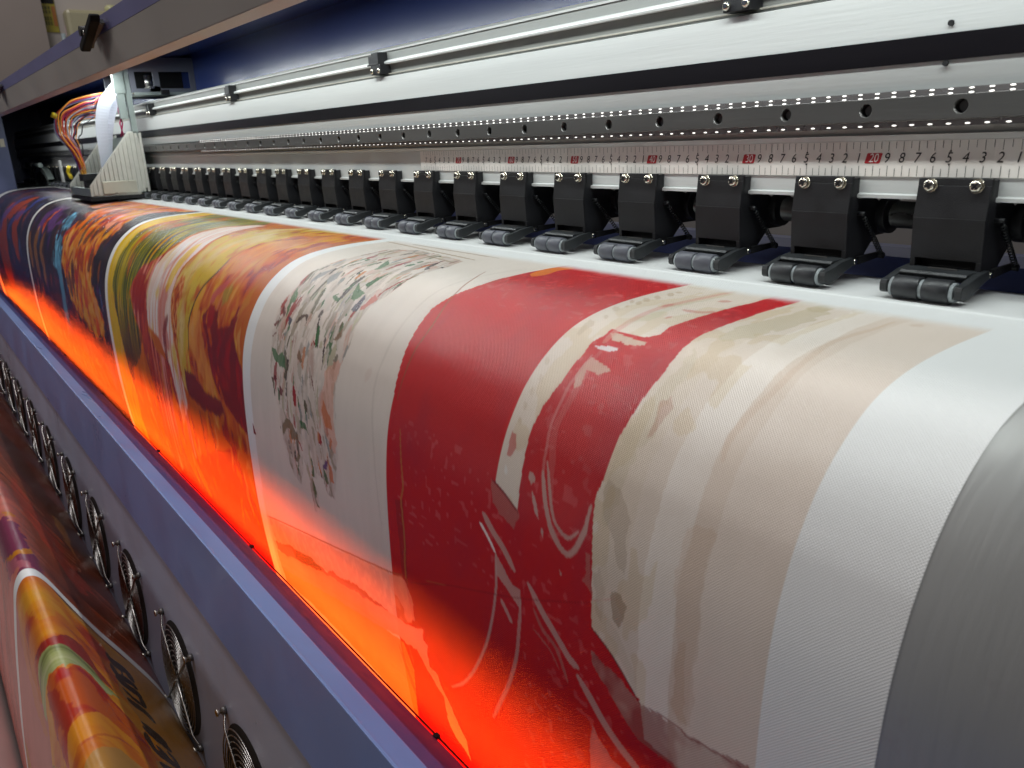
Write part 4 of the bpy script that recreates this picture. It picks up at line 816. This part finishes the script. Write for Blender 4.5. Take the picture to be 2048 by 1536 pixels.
('S','gold3',[(-2089,3899),(-2012,4289),(-2043,4441),(-2028,4580),(-2020,4799),(-2036,4926),(-2041,5113)],8,0.8,0.5),
('P','beig2',[(-545,2736),(-514,2714),(-231,2737),(-222,2766),(-316,2785),(-475,2792)],0.8,2,None),
('P','white',[(-564,2863),(-432,2839),(-346,2852),(-412,2880),(-514,2881)],0.8,1,None),
('P','beig2',[(-500,2955),(-371,2986),(-285,3010),(-373,3064),(-464,3058),(-429,3166),(-469,3204),(-515,3101)],0.6,2,None),
('S','pinkl',[(-512,2941),(-507,3069),(-517,3188),(-510,3322),(-506,3447),(-480,3564),(-466,3681),(-436,3792),(-380,3894),(-307,3989),(-225,4066)],9,0.5,1),
('S','pinkl',[(-481,2898),(-457,3086),(-450,3280),(-460,3435),(-416,3606),(-346,3823)],19,0.22,2),
('S','tau',[(-461,3728),(-422,3806),(-368,3915),(-301,4019),(-236,4084),(-150,4120),(-87,4063),(-50,3974),(-30,3906),(-21,3783)],14,0.75,1.5),
('S','tau',[(-440,3658),(-374,3790),(-311,3920),(-251,3987),(-155,4020),(-79,3955)],9,0.7,1),
('P','tau',[(-569,3756),(-528,3762),(-507,3794),(-538,3824),(-569,3801)],0.8,1,None),
('P','tau',[(-520,3850),(-466,3910),(-422,4005),(-462,3974),(-505,3910)],0.8,1,None),
('P','tau',[(-383,4043),(-358,4059),(-366,4095),(-388,4077)],0.8,1,None),
('P','tau',[(-221,4220),(-182,4256),(-189,4275)],0.7,1,None),
('P','tam',[(-910,3922),(-820,3948),(-624,4031),(-629,4073),(-662,4154),(-819,4100),(-887,4054)],0.55,3,None),
('P','tam',[(-2,4054),(41,4061),(73,4271),(27,4229),(-26,4214),(10,4148)],0.5,3,None),
('S','wlin',[(-1002,4238),(-941,4281),(-875,4335),(-829,4382)],9,0.95,0.3),
('S','tau',[(-824,4388),(-819,4593),(-864,4845),(-963,5137),(-1129,5433),(-1305,5653),(-1484,5800)],9,0.75,0.4),
('S','tau',[(-972,4162),(-863,4244),(-737,4323),(-627,4420)],19,0.7,0.5),
('P','tau',[(-829,4382),(-746,4442),(-659,4521),(-563,4536),(-561,4666),(-603,4650),(-692,4595),(-798,4539),(-825,4536)],0.7,1,None),
('S','tau',[(-564,4624),(-579,4810),(-622,5048),(-718,5311),(-846,5558),(-940,5724)],12,0.6,0.6),
('S','tau',[(-766,4697),(-708,4753),(-659,4808)],13,0.7,0.5),
('S','tau',[(-481,4456),(-360,4569),(-205,4689),(-94,4770),(-25,4788)],20,0.72,0.8),
('S','tau',[(-22,4850),(84,4935),(196,5035),(320,5108),(448,5167),(572,5222)],22,0.72,0.8),
('S','tam',[(-430,4603),(-341,4702),(-206,4775),(-114,4939)],11,0.55,1),
('S','tam',[(-442,4739),(-283,4802),(-188,4895)],5,0.5,1),
('P','tau',[(97,5099),(144,5170),(254,5239),(353,5235),(417,5280),(72,5536),(81,5226)],0.45,2,None),
('P','taum',[(81,4593),(132,4619),(298,4672),(478,4742),(630,4718),(769,4729),(1081,4676),(1151,4674),(1201,4731),(782,5039),(683,4992),(567,4980),(446,4968),(318,4887),(185,4764),(83,4673)],0.75,3,'tau'),
('S','dred',[(87,4471),(246,4557),(470,4740)],5,0.9,0.7),
('S','dred',[(470,4740),(601,4717),(741,4716),(796,4736),(899,4716),(1106,4701)],5,0.6,1.5),
('S','dred',[(-913,3909),(-774,3960),(-624,4031)],6,0.9,0.7),
('S','dseam',[(-1971,5116),(-1744,5026),(-1388,4875),(-1046,4759),(-480,4558),(69,4322)],3,0.6,0.5),
('S','pinkl',[(68,4309),(269,4209)],3,0.5,0.5),
('S','gold3',[(-1740,4993),(-1445,4901)],2,0.5,0.8),
('P','pchl',[(-2207,5579),(-1961,5525),(-1835,5483),(-1865,5580),(-1802,5594),(-1820,5686),(-1794,5803),(-1692,5809),(-1659,5889),(-1539,6014),(-1470,6138),(-1375,6244),(-1368,6451),(-1394,6417),(-1522,6350),(-1618,6240),(-1632,5990),(-1765,5903),(-1880,5837),(-1990,5731),(-2141,5780),(-2253,5773),(-3102,5947),(-3930,6121),(-5132,6402),(-5160,6182),(-3814,5842),(-2674,5641)],0.95,2,None),
('P','pchl',[(-2215,5159),(-2046,5146),(-1964,5311),(-1976,5460),(-2082,5514),(-2144,5399),(-2305,5345),(-2339,5215)],0.5,4,None),
('P','spot',[(-760,1879),(-771,1844),(-751,1828),(-720,1848),(-710,1883),(-730,1898)],0.55,1.5,None),
('P','spot',[(-764,1961),(-791,1909),(-771,1894),(-725,1931),(-699,1982),(-719,1997)],0.55,1.5,None),
('P','spot',[(-773,2084),(-802,2032),(-783,2019),(-734,2058),(-707,2108),(-727,2121)],0.55,1.5,None),
('P','spot',[(-791,2178),(-816,2128),(-793,2114),(-746,2149),(-722,2197),(-745,2211)],0.55,1.5,None),
('P','spot',[(-779,2270),(-801,2226),(-780,2213),(-735,2245),(-714,2289),(-736,2301)],0.55,1.5,None),
('P','spot',[(-839,2255),(-858,2222),(-843,2213),(-810,2238),(-792,2271),(-806,2279)],0.55,1.5,None),
('P','spot',[(-788,2360),(-799,2335),(-784,2327),(-758,2344),(-747,2369),(-762,2376)],0.55,1.5,None),
('P','spot',[(-827,2441),(-844,2399),(-817,2386),(-772,2415),(-756,2456),(-783,2468)],0.55,1.5,None),
('P','spot',[(-770,2572),(-778,2549),(-761,2542),(-734,2558),(-727,2580),(-745,2587)],0.55,1.5,None),
('P','spot',[(-771,2641),(-827,2633),(-822,2694),(-782,2802),(-754,2807),(-752,2751),(-740,2684)],0.5,1.5,None),
('P','spot',[(-833,3083),(-845,3040),(-804,3055),(-793,3098)],0.4,1.5,None),
('P','spot',[(-794,3203),(-800,3162),(-762,3176),(-756,3216)],0.4,1.5,None),
('P','spot',[(-812,3302),(-820,3253),(-780,3271),(-772,3319)],0.4,1.5,None),
('P','spot',[(-806,3409),(-814,3359),(-778,3378),(-771,3428)],0.4,1.5,None),
('P','spot',[(-809,3506),(-810,3463),(-777,3478),(-776,3521)],0.4,1.5,None),
('P','rspot',[(-820,3571),(-821,3648),(-807,3733),(-770,3735),(-747,3652),(-777,3585)],0.8,1.5,None),
('P','white',[(-804,3783),(-802,3833),(-773,3850),(-769,3810)],0.5,1,None),
('S','pinkb',[(-478,1625),(-512,1966),(-543,2230),(-554,2391),(-534,2591),(-526,2710),(-520,2818)],20,0.5,2),
('S','rspot',[(-304,1875),(-345,1922)],26,0.5,1),
('S','rspot',[(-545,2158),(-557,2238)],17,0.5,1),
('S','rspot',[(-362,2375),(-373,2419)],10,0.6,1),
('S','rspot',[(-205,2157),(-265,2213),(-393,2225)],18,0.5,2),
('P','grnb',[(-426,1692),(-464,2143),(-442,2511),(-526,2643),(-561,2496),(-523,2252),(-488,1995)],0.25,4,None),
('P','moc',[(204,1591),(217,1801),(139,2268),(117,2507),(200,2559),(299,2482),(364,2215),(353,1825)],0.5,6,None),
('P','moc',[(112,2673),(200,2873),(210,3073),(221,3304),(163,3523),(141,3771),(73,3850),(26,3699),(22,3476),(81,3262),(97,2994),(90,2766)],0.35,6,None),
('P','rbrn',[(211,3066),(167,3112),(194,3193),(197,3311),(221,3304),(248,3213),(264,3122)],0.5,2,None),
('P','moc2',[(28,3600),(133,3625),(202,3683),(270,3751),(255,3858),(307,3953),(298,4074),(244,4025),(173,3901),(87,3816),(28,3683)],0.35,5,None),
('P','moc2',[(228,4189),(281,4177),(308,4212),(340,4222),(310,4309),(284,4378),(242,4342),(226,4251)],0.7,2,None),
('P','moc2',[(125,4075),(191,4218),(175,4426),(123,4375),(85,4141)],0.3,4,None),
('P','beig2',[(117,3935),(192,4095),(202,4337),(321,4466),(449,4586),(454,4711),(326,4591),(192,4443),(131,4183)],0.4,4,None),
('P','tanb',[(635,3673),(780,3620),(776,3848),(776,4061),(799,4272),(819,4672),(738,4662),(682,4635),(688,4273),(658,4051),(642,3905)],0.28,4,None),
('P','tanb',[(695,4258),(736,4237),(757,4529),(792,4676),(746,4694),(687,4607)],0.4,3,None),
('P','moc',[(185,1742),(202,1578),(298,1647),(319,1806),(245,1834)],0.5,3,None),
('S','tanb',[(740,1741),(737,1982),(693,2289),(714,2532),(729,2742),(707,2933),(685,3080),(674,3199),(695,3300)],16,0.3,2),
('S','tanb',[(865,1726),(861,1771)],26,0.3,2),
]
SNAP = None
for l in ART:
    if l[1] == 'yel' and SNAP is None: SNAP = cv.img.copy()
    if l[0] == 'P': cv.poly(l[1], l[2], l[3], l[4], l[5])
    else: cv.stroke(l[1], l[2], l[3], l[4], l[5])
w = cv.win(-5, -1.226, 0, 1); cv.img[w] = SNAP[w]
daubs(cv, -2.15, -1.24, .14, .62, [(.60, .18, .03), (.45, .05, .02), (.66, .32, .12), (.30, .02, .015), (.08, .03, .02), (.62, .10, .03)], 420, .018, .028, .75, lambda I: I[..., 0] > .26, 5)
daubs(cv, -3.1, -1.24, .12, .62, [(.02, .02, .09), (.10, .03, .12), (.20, .06, .02), (.03, .02, .03), (.05, .09, .20), (.26, .05, .02)], 420, .010, .030, .7, lambda I: I.sum(-1) < .12, 6)
daubs(cv, -1.18, -.55, .16, .62, [(.62, .30, .08), (.38, .05, .02), (.55, .14, .05), (.66, .40, .16)], 260, .006, .030, .38, lambda I: (I[..., 0] > .25) & (I[..., 2] < .2), 7)
w = cv.win(-5, -.5405, 0, 1); I = cv.img[w]
for _ in range(2): I[:, 2:-2] = (I[:, :-4] + I[:, 1:-3] * 2 + I[:, 2:-2] * 3 + I[:, 3:-1] * 2 + I[:, 4:]) / 9
lum = I.mean(-1, keepdims=True); cv.img[w] = np.clip(lum + (I - lum) * 1.18, .006, .85)
# margins without ink
for a, b in ((-1.2241 - .004, -1.2241 + .016), (-.5405 - .004, -.5405 + .0165), (-2.185, -2.158), (.1190, .2), (-3.2, -3.09)):
    w = cv.win(a, b, 0, 1); cv.img[w] = C_['white']
# the print head has not been further than this line yet: ink thins out over the last passes
fade = np.clip((cv.Y - (SF - .007) + cv.w3 * .002) / .020, 0, 1); fade = fade * fade * (3 - 2 * fade)
fade = np.where(cv.X < -1.95, np.clip((cv.Y - .120) / .01, 0, 1), fade)
img = cv.img * fade[..., None] + np.array(C_['white']) * (1 - fade[..., None])
LAST = img

def ink_material(name, weave, scale_v):
    m = bpy.data.materials.new(name); m.use_nodes = True; N = m.node_tree.nodes; L = m.node_tree.links; b = N['Principled BSDF']
    at = N.new('ShaderNodeAttribute'); at.attribute_name = 'ink'
    uv = N.new('ShaderNodeUVMap'); uv.uv_map = 'cloth'
    sp = N.new('ShaderNodeSeparateXYZ'); L.new(uv.outputs[0], sp.inputs[0])
    def sn(sock, k, ph=0):
        a = N.new('ShaderNodeMath'); a.operation = 'MULTIPLY_ADD'; a.inputs[1].default_value = k; a.inputs[2].default_value = ph; L.new(sock, a.inputs[0])
        c = N.new('ShaderNodeMath'); c.operation = 'SINE'; L.new(a.outputs[0], c.inputs[0]); return c.outputs[0]
    k = 2 * math.pi / .0016
    mu = N.new('ShaderNodeMath'); mu.operation = 'MULTIPLY'; L.new(sn(sp.outputs[0], k), mu.inputs[0]); L.new(sn(sp.outputs[1], k), mu.inputs[1])
    nz = N.new('ShaderNodeTexNoise'); nz.inputs['Scale'].default_value = 900; L.new(uv.outputs[0], nz.inputs['Vector'])
    ad = N.new('ShaderNodeMath'); ad.operation = 'MULTIPLY_ADD'; ad.inputs[1].default_value = .3; L.new(nz.outputs[0], ad.inputs[0]); L.new(mu.outputs[0], ad.inputs[2])
    bp = N.new('ShaderNodeBump'); bp.inputs['Strength'].default_value = weave; bp.inputs['Distance'].default_value = .00016; L.new(ad.outputs[0], bp.inputs['Height'])
    L.new(bp.outputs[0], b.inputs['Normal'])
    wm = N.new('ShaderNodeMapRange'); wm.inputs[1].default_value = -1; wm.inputs[2].default_value = 1.5; wm.inputs[3].default_value = .955; wm.inputs[4].default_value = 1.03; L.new(ad.outputs[0], wm.inputs[0])
    vm = N.new('ShaderNodeVectorMath'); vm.operation = 'SCALE'; L.new(at.outputs['Color'], vm.inputs[0]); L.new(wm.outputs[0], vm.inputs['Scale'])
    L.new(vm.outputs[0], b.inputs['Base Color'])
    b.inputs['Roughness'].default_value = .27; b.inputs['Specular IOR Level'].default_value = .46
    return m
def grid_mesh(name, U, V, prof, img, m, zf=None, parent=None):
    P, S = prof; y = np.interp(V, S, P[:, 0]); z = np.interp(V, S, P[:, 1])
    nu, nv = len(U), len(V); co = np.zeros((nu, nv, 3)); co[..., 0] = U[:, None]; co[..., 1] = y[None]; co[..., 2] = z[None]
    if zf is not None: co += zf(co, np.meshgrid(U, V, indexing='ij'))
    me = bpy.data.meshes.new(name); me.vertices.add(nu * nv); me.vertices.foreach_set('co', co.reshape(-1).astype(np.float32))
    i = np.arange(nu - 1)[:, None] * nv + np.arange(nv - 1)[None]
    q = np.stack([i, i + 1, i + nv + 1, i + nv], -1).reshape(-1, 4).astype(np.int32)
    nf = len(q); me.loops.add(nf * 4); me.loops.foreach_set('vertex_index', q.reshape(-1)); me.polygons.add(nf)
    me.polygons.foreach_set('loop_start', np.arange(0, nf * 4, 4, dtype=np.int32))
    me.update(calc_edges=True); me.polygons.foreach_set('use_smooth', np.ones(nf, bool))
    ca = me.color_attributes.new('ink', 'FLOAT_COLOR', 'POINT'); rgba = np.ones((nu * nv, 4), np.float32); rgba[:, :3] = img.reshape(-1, 3); ca.data.foreach_set('color', rgba.reshape(-1))
    uvl = me.uv_layers.new(name='cloth'); uvv = np.zeros((nu, nv, 2), np.float32); uvv[..., 0] = U[:, None]; uvv[..., 1] = V[None]
    uvl.data.foreach_set('uv', uvv.reshape(-1, 2)[q.reshape(-1)].reshape(-1))
    me.materials.append(m); me.update()
    o = bpy.data.objects.new(name, me); COL.objects.link(o)
    if parent is not None: put(o, parent)
    return o
BN = thing('printed_banner', (-1.5, -.40, -.60), 'wide fabric banner printed with red, sand and orange paintings, running over the curved platen', 'banner')
def seam(co, XY):
    X, Y = XY; d = np.zeros(co.shape); S0 = .1275
    d[..., 2] = .0008 * np.exp(-((Y - S0 + .004 * np.sin(X * 3)) / .0016) ** 2) * (Y < .2)
    d[..., 1] = -.0012 * (fbm(X / .35, Y / .2, 2) - .5) * (Y > .25)
    return d
grid_mesh('printed_sheet', U, V, MAIN, LAST, ink_material('printed_fabric', .8, 1), seam, BN)

# finished part of the banner, coming out under the fans on its way to the roll
U2 = [-.16]
while U2[-1] > -3.3: U2.append(U2[-1] - .0012 * (1 + (-.3 - U2[-1]) * 1.3) ** 2 if U2[-1] < -.3 else U2[-1] - .0012)
U2 = np.array(U2[::-1]); V2 = np.arange(0, TAKE[1][-1], .0011)
ck = Canvas(U2, V2); m2 = ck.m[..., None]; s2 = ck.st[..., None]
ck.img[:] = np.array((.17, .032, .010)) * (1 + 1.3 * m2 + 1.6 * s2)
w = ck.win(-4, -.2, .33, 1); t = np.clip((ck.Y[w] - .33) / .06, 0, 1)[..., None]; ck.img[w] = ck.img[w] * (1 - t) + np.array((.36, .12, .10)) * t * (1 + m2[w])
w = ck.win(-.523, 0, 0, 1); ck.img[w] = np.array((.34, .17, .05)) * (1 + .4 * m2[w])
ARTK = [
('P','rust',[(-10790,3432),(-10186,3192),(-9605,2916),(-8905,2723),(-8371,2500),(-7455,2382),(-7070,2626),(-7562,2823),(-7746,3192),(-8186,3394),(-8267,3657),(-8561,3714)],0.9,6,'rust'),
('P','orT',[(-9628,3186),(-8866,2995),(-8242,2703),(-7428,2529),(-6934,2206),(-6407,2722),(-6863,2981),(-7354,3163),(-7841,3415),(-8441,3466)],0.6,6,None),
('P','brT',[(-13073,2932),(-13117,2474),(-11824,2290),(-10713,2116),(-10277,1737),(-9744,1405),(-8549,1906),(-8676,2192),(-9228,2392),(-9968,2702),(-10902,2913),(-11143,3255)],0.8,5,None),
('P','ocT',[(-9553,2394),(-9740,2155),(-8584,2244),(-8017,2222),(-8218,2317),(-8823,2413)],0.7,4,None),
('P','purT',[(-7037,3794),(-6824,3705),(-6583,3610),(-6065,3598),(-5731,3541),(-5362,3567),(-5394,3687),(-5493,3800),(-5908,4057),(-6124,3992),(-6581,4031)],1,5,None),
('P','pnkT',[(-6028,3883),(-5812,3761),(-5526,3681),(-5442,3657),(-5515,3795),(-5802,3998),(-6011,4016)],0.7,4,None),
('P','ocT',[(-6134,3967),(-5972,3803),(-5970,3695),(-6090,3594),(-5987,3579),(-5843,3663),(-5847,3770),(-5940,3875)],1,3,None),
('P','ocT',[(-7129,3779),(-7103,3700),(-7075,3616),(-6958,3677),(-6989,3764)],0.8,2,None),
('P','orT2',[(-5454,3961),(-5344,3814),(-5278,3692),(-5327,3541),(-5206,3383),(-5102,3061),(-5020,2734),(-5125,2033),(-4119,1299),(-2211,3862),(-3439,4534),(-4279,4443),(-4850,4271),(-5278,4150)],1,1,'orT'),
('P','yelT',[(-5080,3863),(-4971,3731),(-4998,3627),(-4803,3553),(-4475,3624),(-4358,3737),(-4614,3841),(-4889,3904)],0.5,5,None),
('P','pnk2',[(-5439,4004),(-5152,4090),(-4627,4190),(-4057,4241),(-3382,4141),(-3209,4525),(-4647,5505),(-5447,5391),(-5449,4578)],1,3,None),
('P','orcT',[(-5144,4021),(-4709,4040),(-4314,4075),(-3952,4108),(-3795,4241),(-3396,4291),(-3570,4399),(-4086,4410),(-4554,4359),(-5059,4212)],0.6,3,None),
('P','marT',[(-4084,3986),(-4065,3875),(-4004,3751),(-4013,3677),(-4168,3485),(-4267,3298),(-4008,3176),(-3844,2959),(-3760,3261),(-3781,3512),(-3795,3674),(-3826,3767),(-3939,3897)],0.95,3,None),
('P','grT',[(-3946,3958),(-3936,3853),(-3857,3736),(-3879,3631),(-3874,3506),(-3855,3319),(-3757,3150),(-3791,2933),(-3480,3271),(-3454,3490),(-3553,3592),(-3540,3655),(-3480,3702),(-3551,3713),(-3504,3769),(-3558,3841),(-3518,3941),(-3463,4190),(-3587,4235),(-3783,4132),(-3902,4051)],1,3,'grT'),
('P','orT3',[(-3501,3918),(-3526,3824),(-3496,3745),(-3440,3697),(-3617,3558),(-3663,3383),(-3523,3168),(-3455,2928),(-3333,2757),(-2749,2798),(-2490,4042),(-3009,4051),(-3301,3997)],1,3,'orT3'),
('P','redT',[(-3469,3955),(-3273,3809),(-3083,3769),(-2847,3720),(-2752,3786),(-2717,3875),(-3091,3968),(-3376,3999)],0.8,5,None),
('P','yoT',[(-2652,3898),(-2720,3841),(-2758,3745),(-2806,3661),(-2925,3505),(-2974,3331),(-2998,3112),(-2940,2967),(-2623,2939),(-2433,4004)],1,2,'yoT'),
('S','redT',[(-2445,3774),(-2477,3703),(-2586,3561),(-2778,3283),(-2832,3055)],10,0.5,2),
('P','tanT',[(-5020,2734),(-5222,2366),(-5513,1681),(-5672,1185),(-4975,1185),(-4125,1451),(-3640,1932),(-3155,2490),(-3455,2575),(-3698,2697),(-4038,2840),(-4592,2782)],0.9,2,None),
('S','ink',[(-4861,2742),(-4703,2706),(-4757,2572),(-4838,2446)],39,0.95,0.4),
('S','ink',[(-4749,2768),(-4816,2641),(-4851,2474)],31,0.95,0.4),
('S','ink',[(-4616,2749),(-4459,2753),(-4491,2641),(-4603,2449)],42,0.95,0.4),
('S','ink',[(-4850,2552),(-4806,2451),(-4672,2455)],45,0.95,0.4),
('S','ink',[(-4727,2582),(-4514,2620)],11,0.95,0.4),
('S','ink',[(-4340,2771),(-4345,2669),(-4383,2530),(-4417,2430)],51,0.95,0.4),
('S','ink',[(-4542,2610),(-4566,2513),(-4537,2448)],43,0.95,0.4),
('S','ink',[(-4185,2740),(-4151,2629),(-4162,2515),(-4187,2438)],31,0.95,0.4),
('S','ink',[(-4405,2510),(-4345,2445),(-4189,2443)],33,0.95,0.4),
('S','ink',[(-3981,2730),(-4008,2635),(-4033,2492),(-3961,2399)],45,0.95,0.4),
('S','ink',[(-3665,2674),(-3670,2554),(-3674,2446),(-3626,2371)],34,0.95,0.4),
('S','ink',[(-3575,2680),(-3567,2561),(-3570,2454),(-3542,2365)],50,0.95,0.4),
('S','ink',[(-3466,2696),(-3322,2709),(-3251,2647),(-3266,2515),(-3290,2354)],46,0.95,0.4),
('S','ink',[(-3372,2584),(-3342,2517),(-3328,2489)],32,0.95,0.4),
('S','ink',[(-3446,2414),(-3393,2355),(-3299,2344)],28,0.95,0.4),
('S','ink',[(-3031,2686),(-3074,2566),(-3127,2429)],35,0.95,0.4),
]
for l in ARTK:
    if l[0] == 'P': ck.poly(l[1], l[2], l[3], l[4], l[5])
    else: ck.stroke(l[1], l[2], l[3], l[4], l[5])
w = ck.win(-.5475, -.528, 0, 1); ck.img[w] = (.70, .68, .66)
lum = ck.img.mean(-1, keepdims=True); ck.img = np.clip((lum + (ck.img - lum) * 1.15) * 1.25, .003, .8)
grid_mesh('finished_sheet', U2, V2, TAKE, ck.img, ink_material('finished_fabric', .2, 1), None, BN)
# take-up roll in front
RL = thing('take_up_roll', (-1.5, -.62, -.70), 'pale pink and white rolled up banner on the take-up bar at the lower left corner', 'fabric roll')
prf = [(-3.3, .074), (-3.29, .0745)] + [(x, .0745 + .0012 * math.sin(x * 9)) for x in np.linspace(-3.2, -.12, 40)]
MB().tube([(x, -.6205, -.655) for x, r_ in prf], [r_ for x, r_ in prf], 48).build('rolled_fabric', mat('pink_white_fabric', (0.62, 0.47, 0.45), 0.45, 0, 0.22, 3.5, 0.2, 900, stretch=(1, 1, 1)), RL)
MB().tube([(-3.45, -.6205, -.655), (.1, -.6205, -.655)], .02, 16).build('take_up_bar', ZINC, RL)
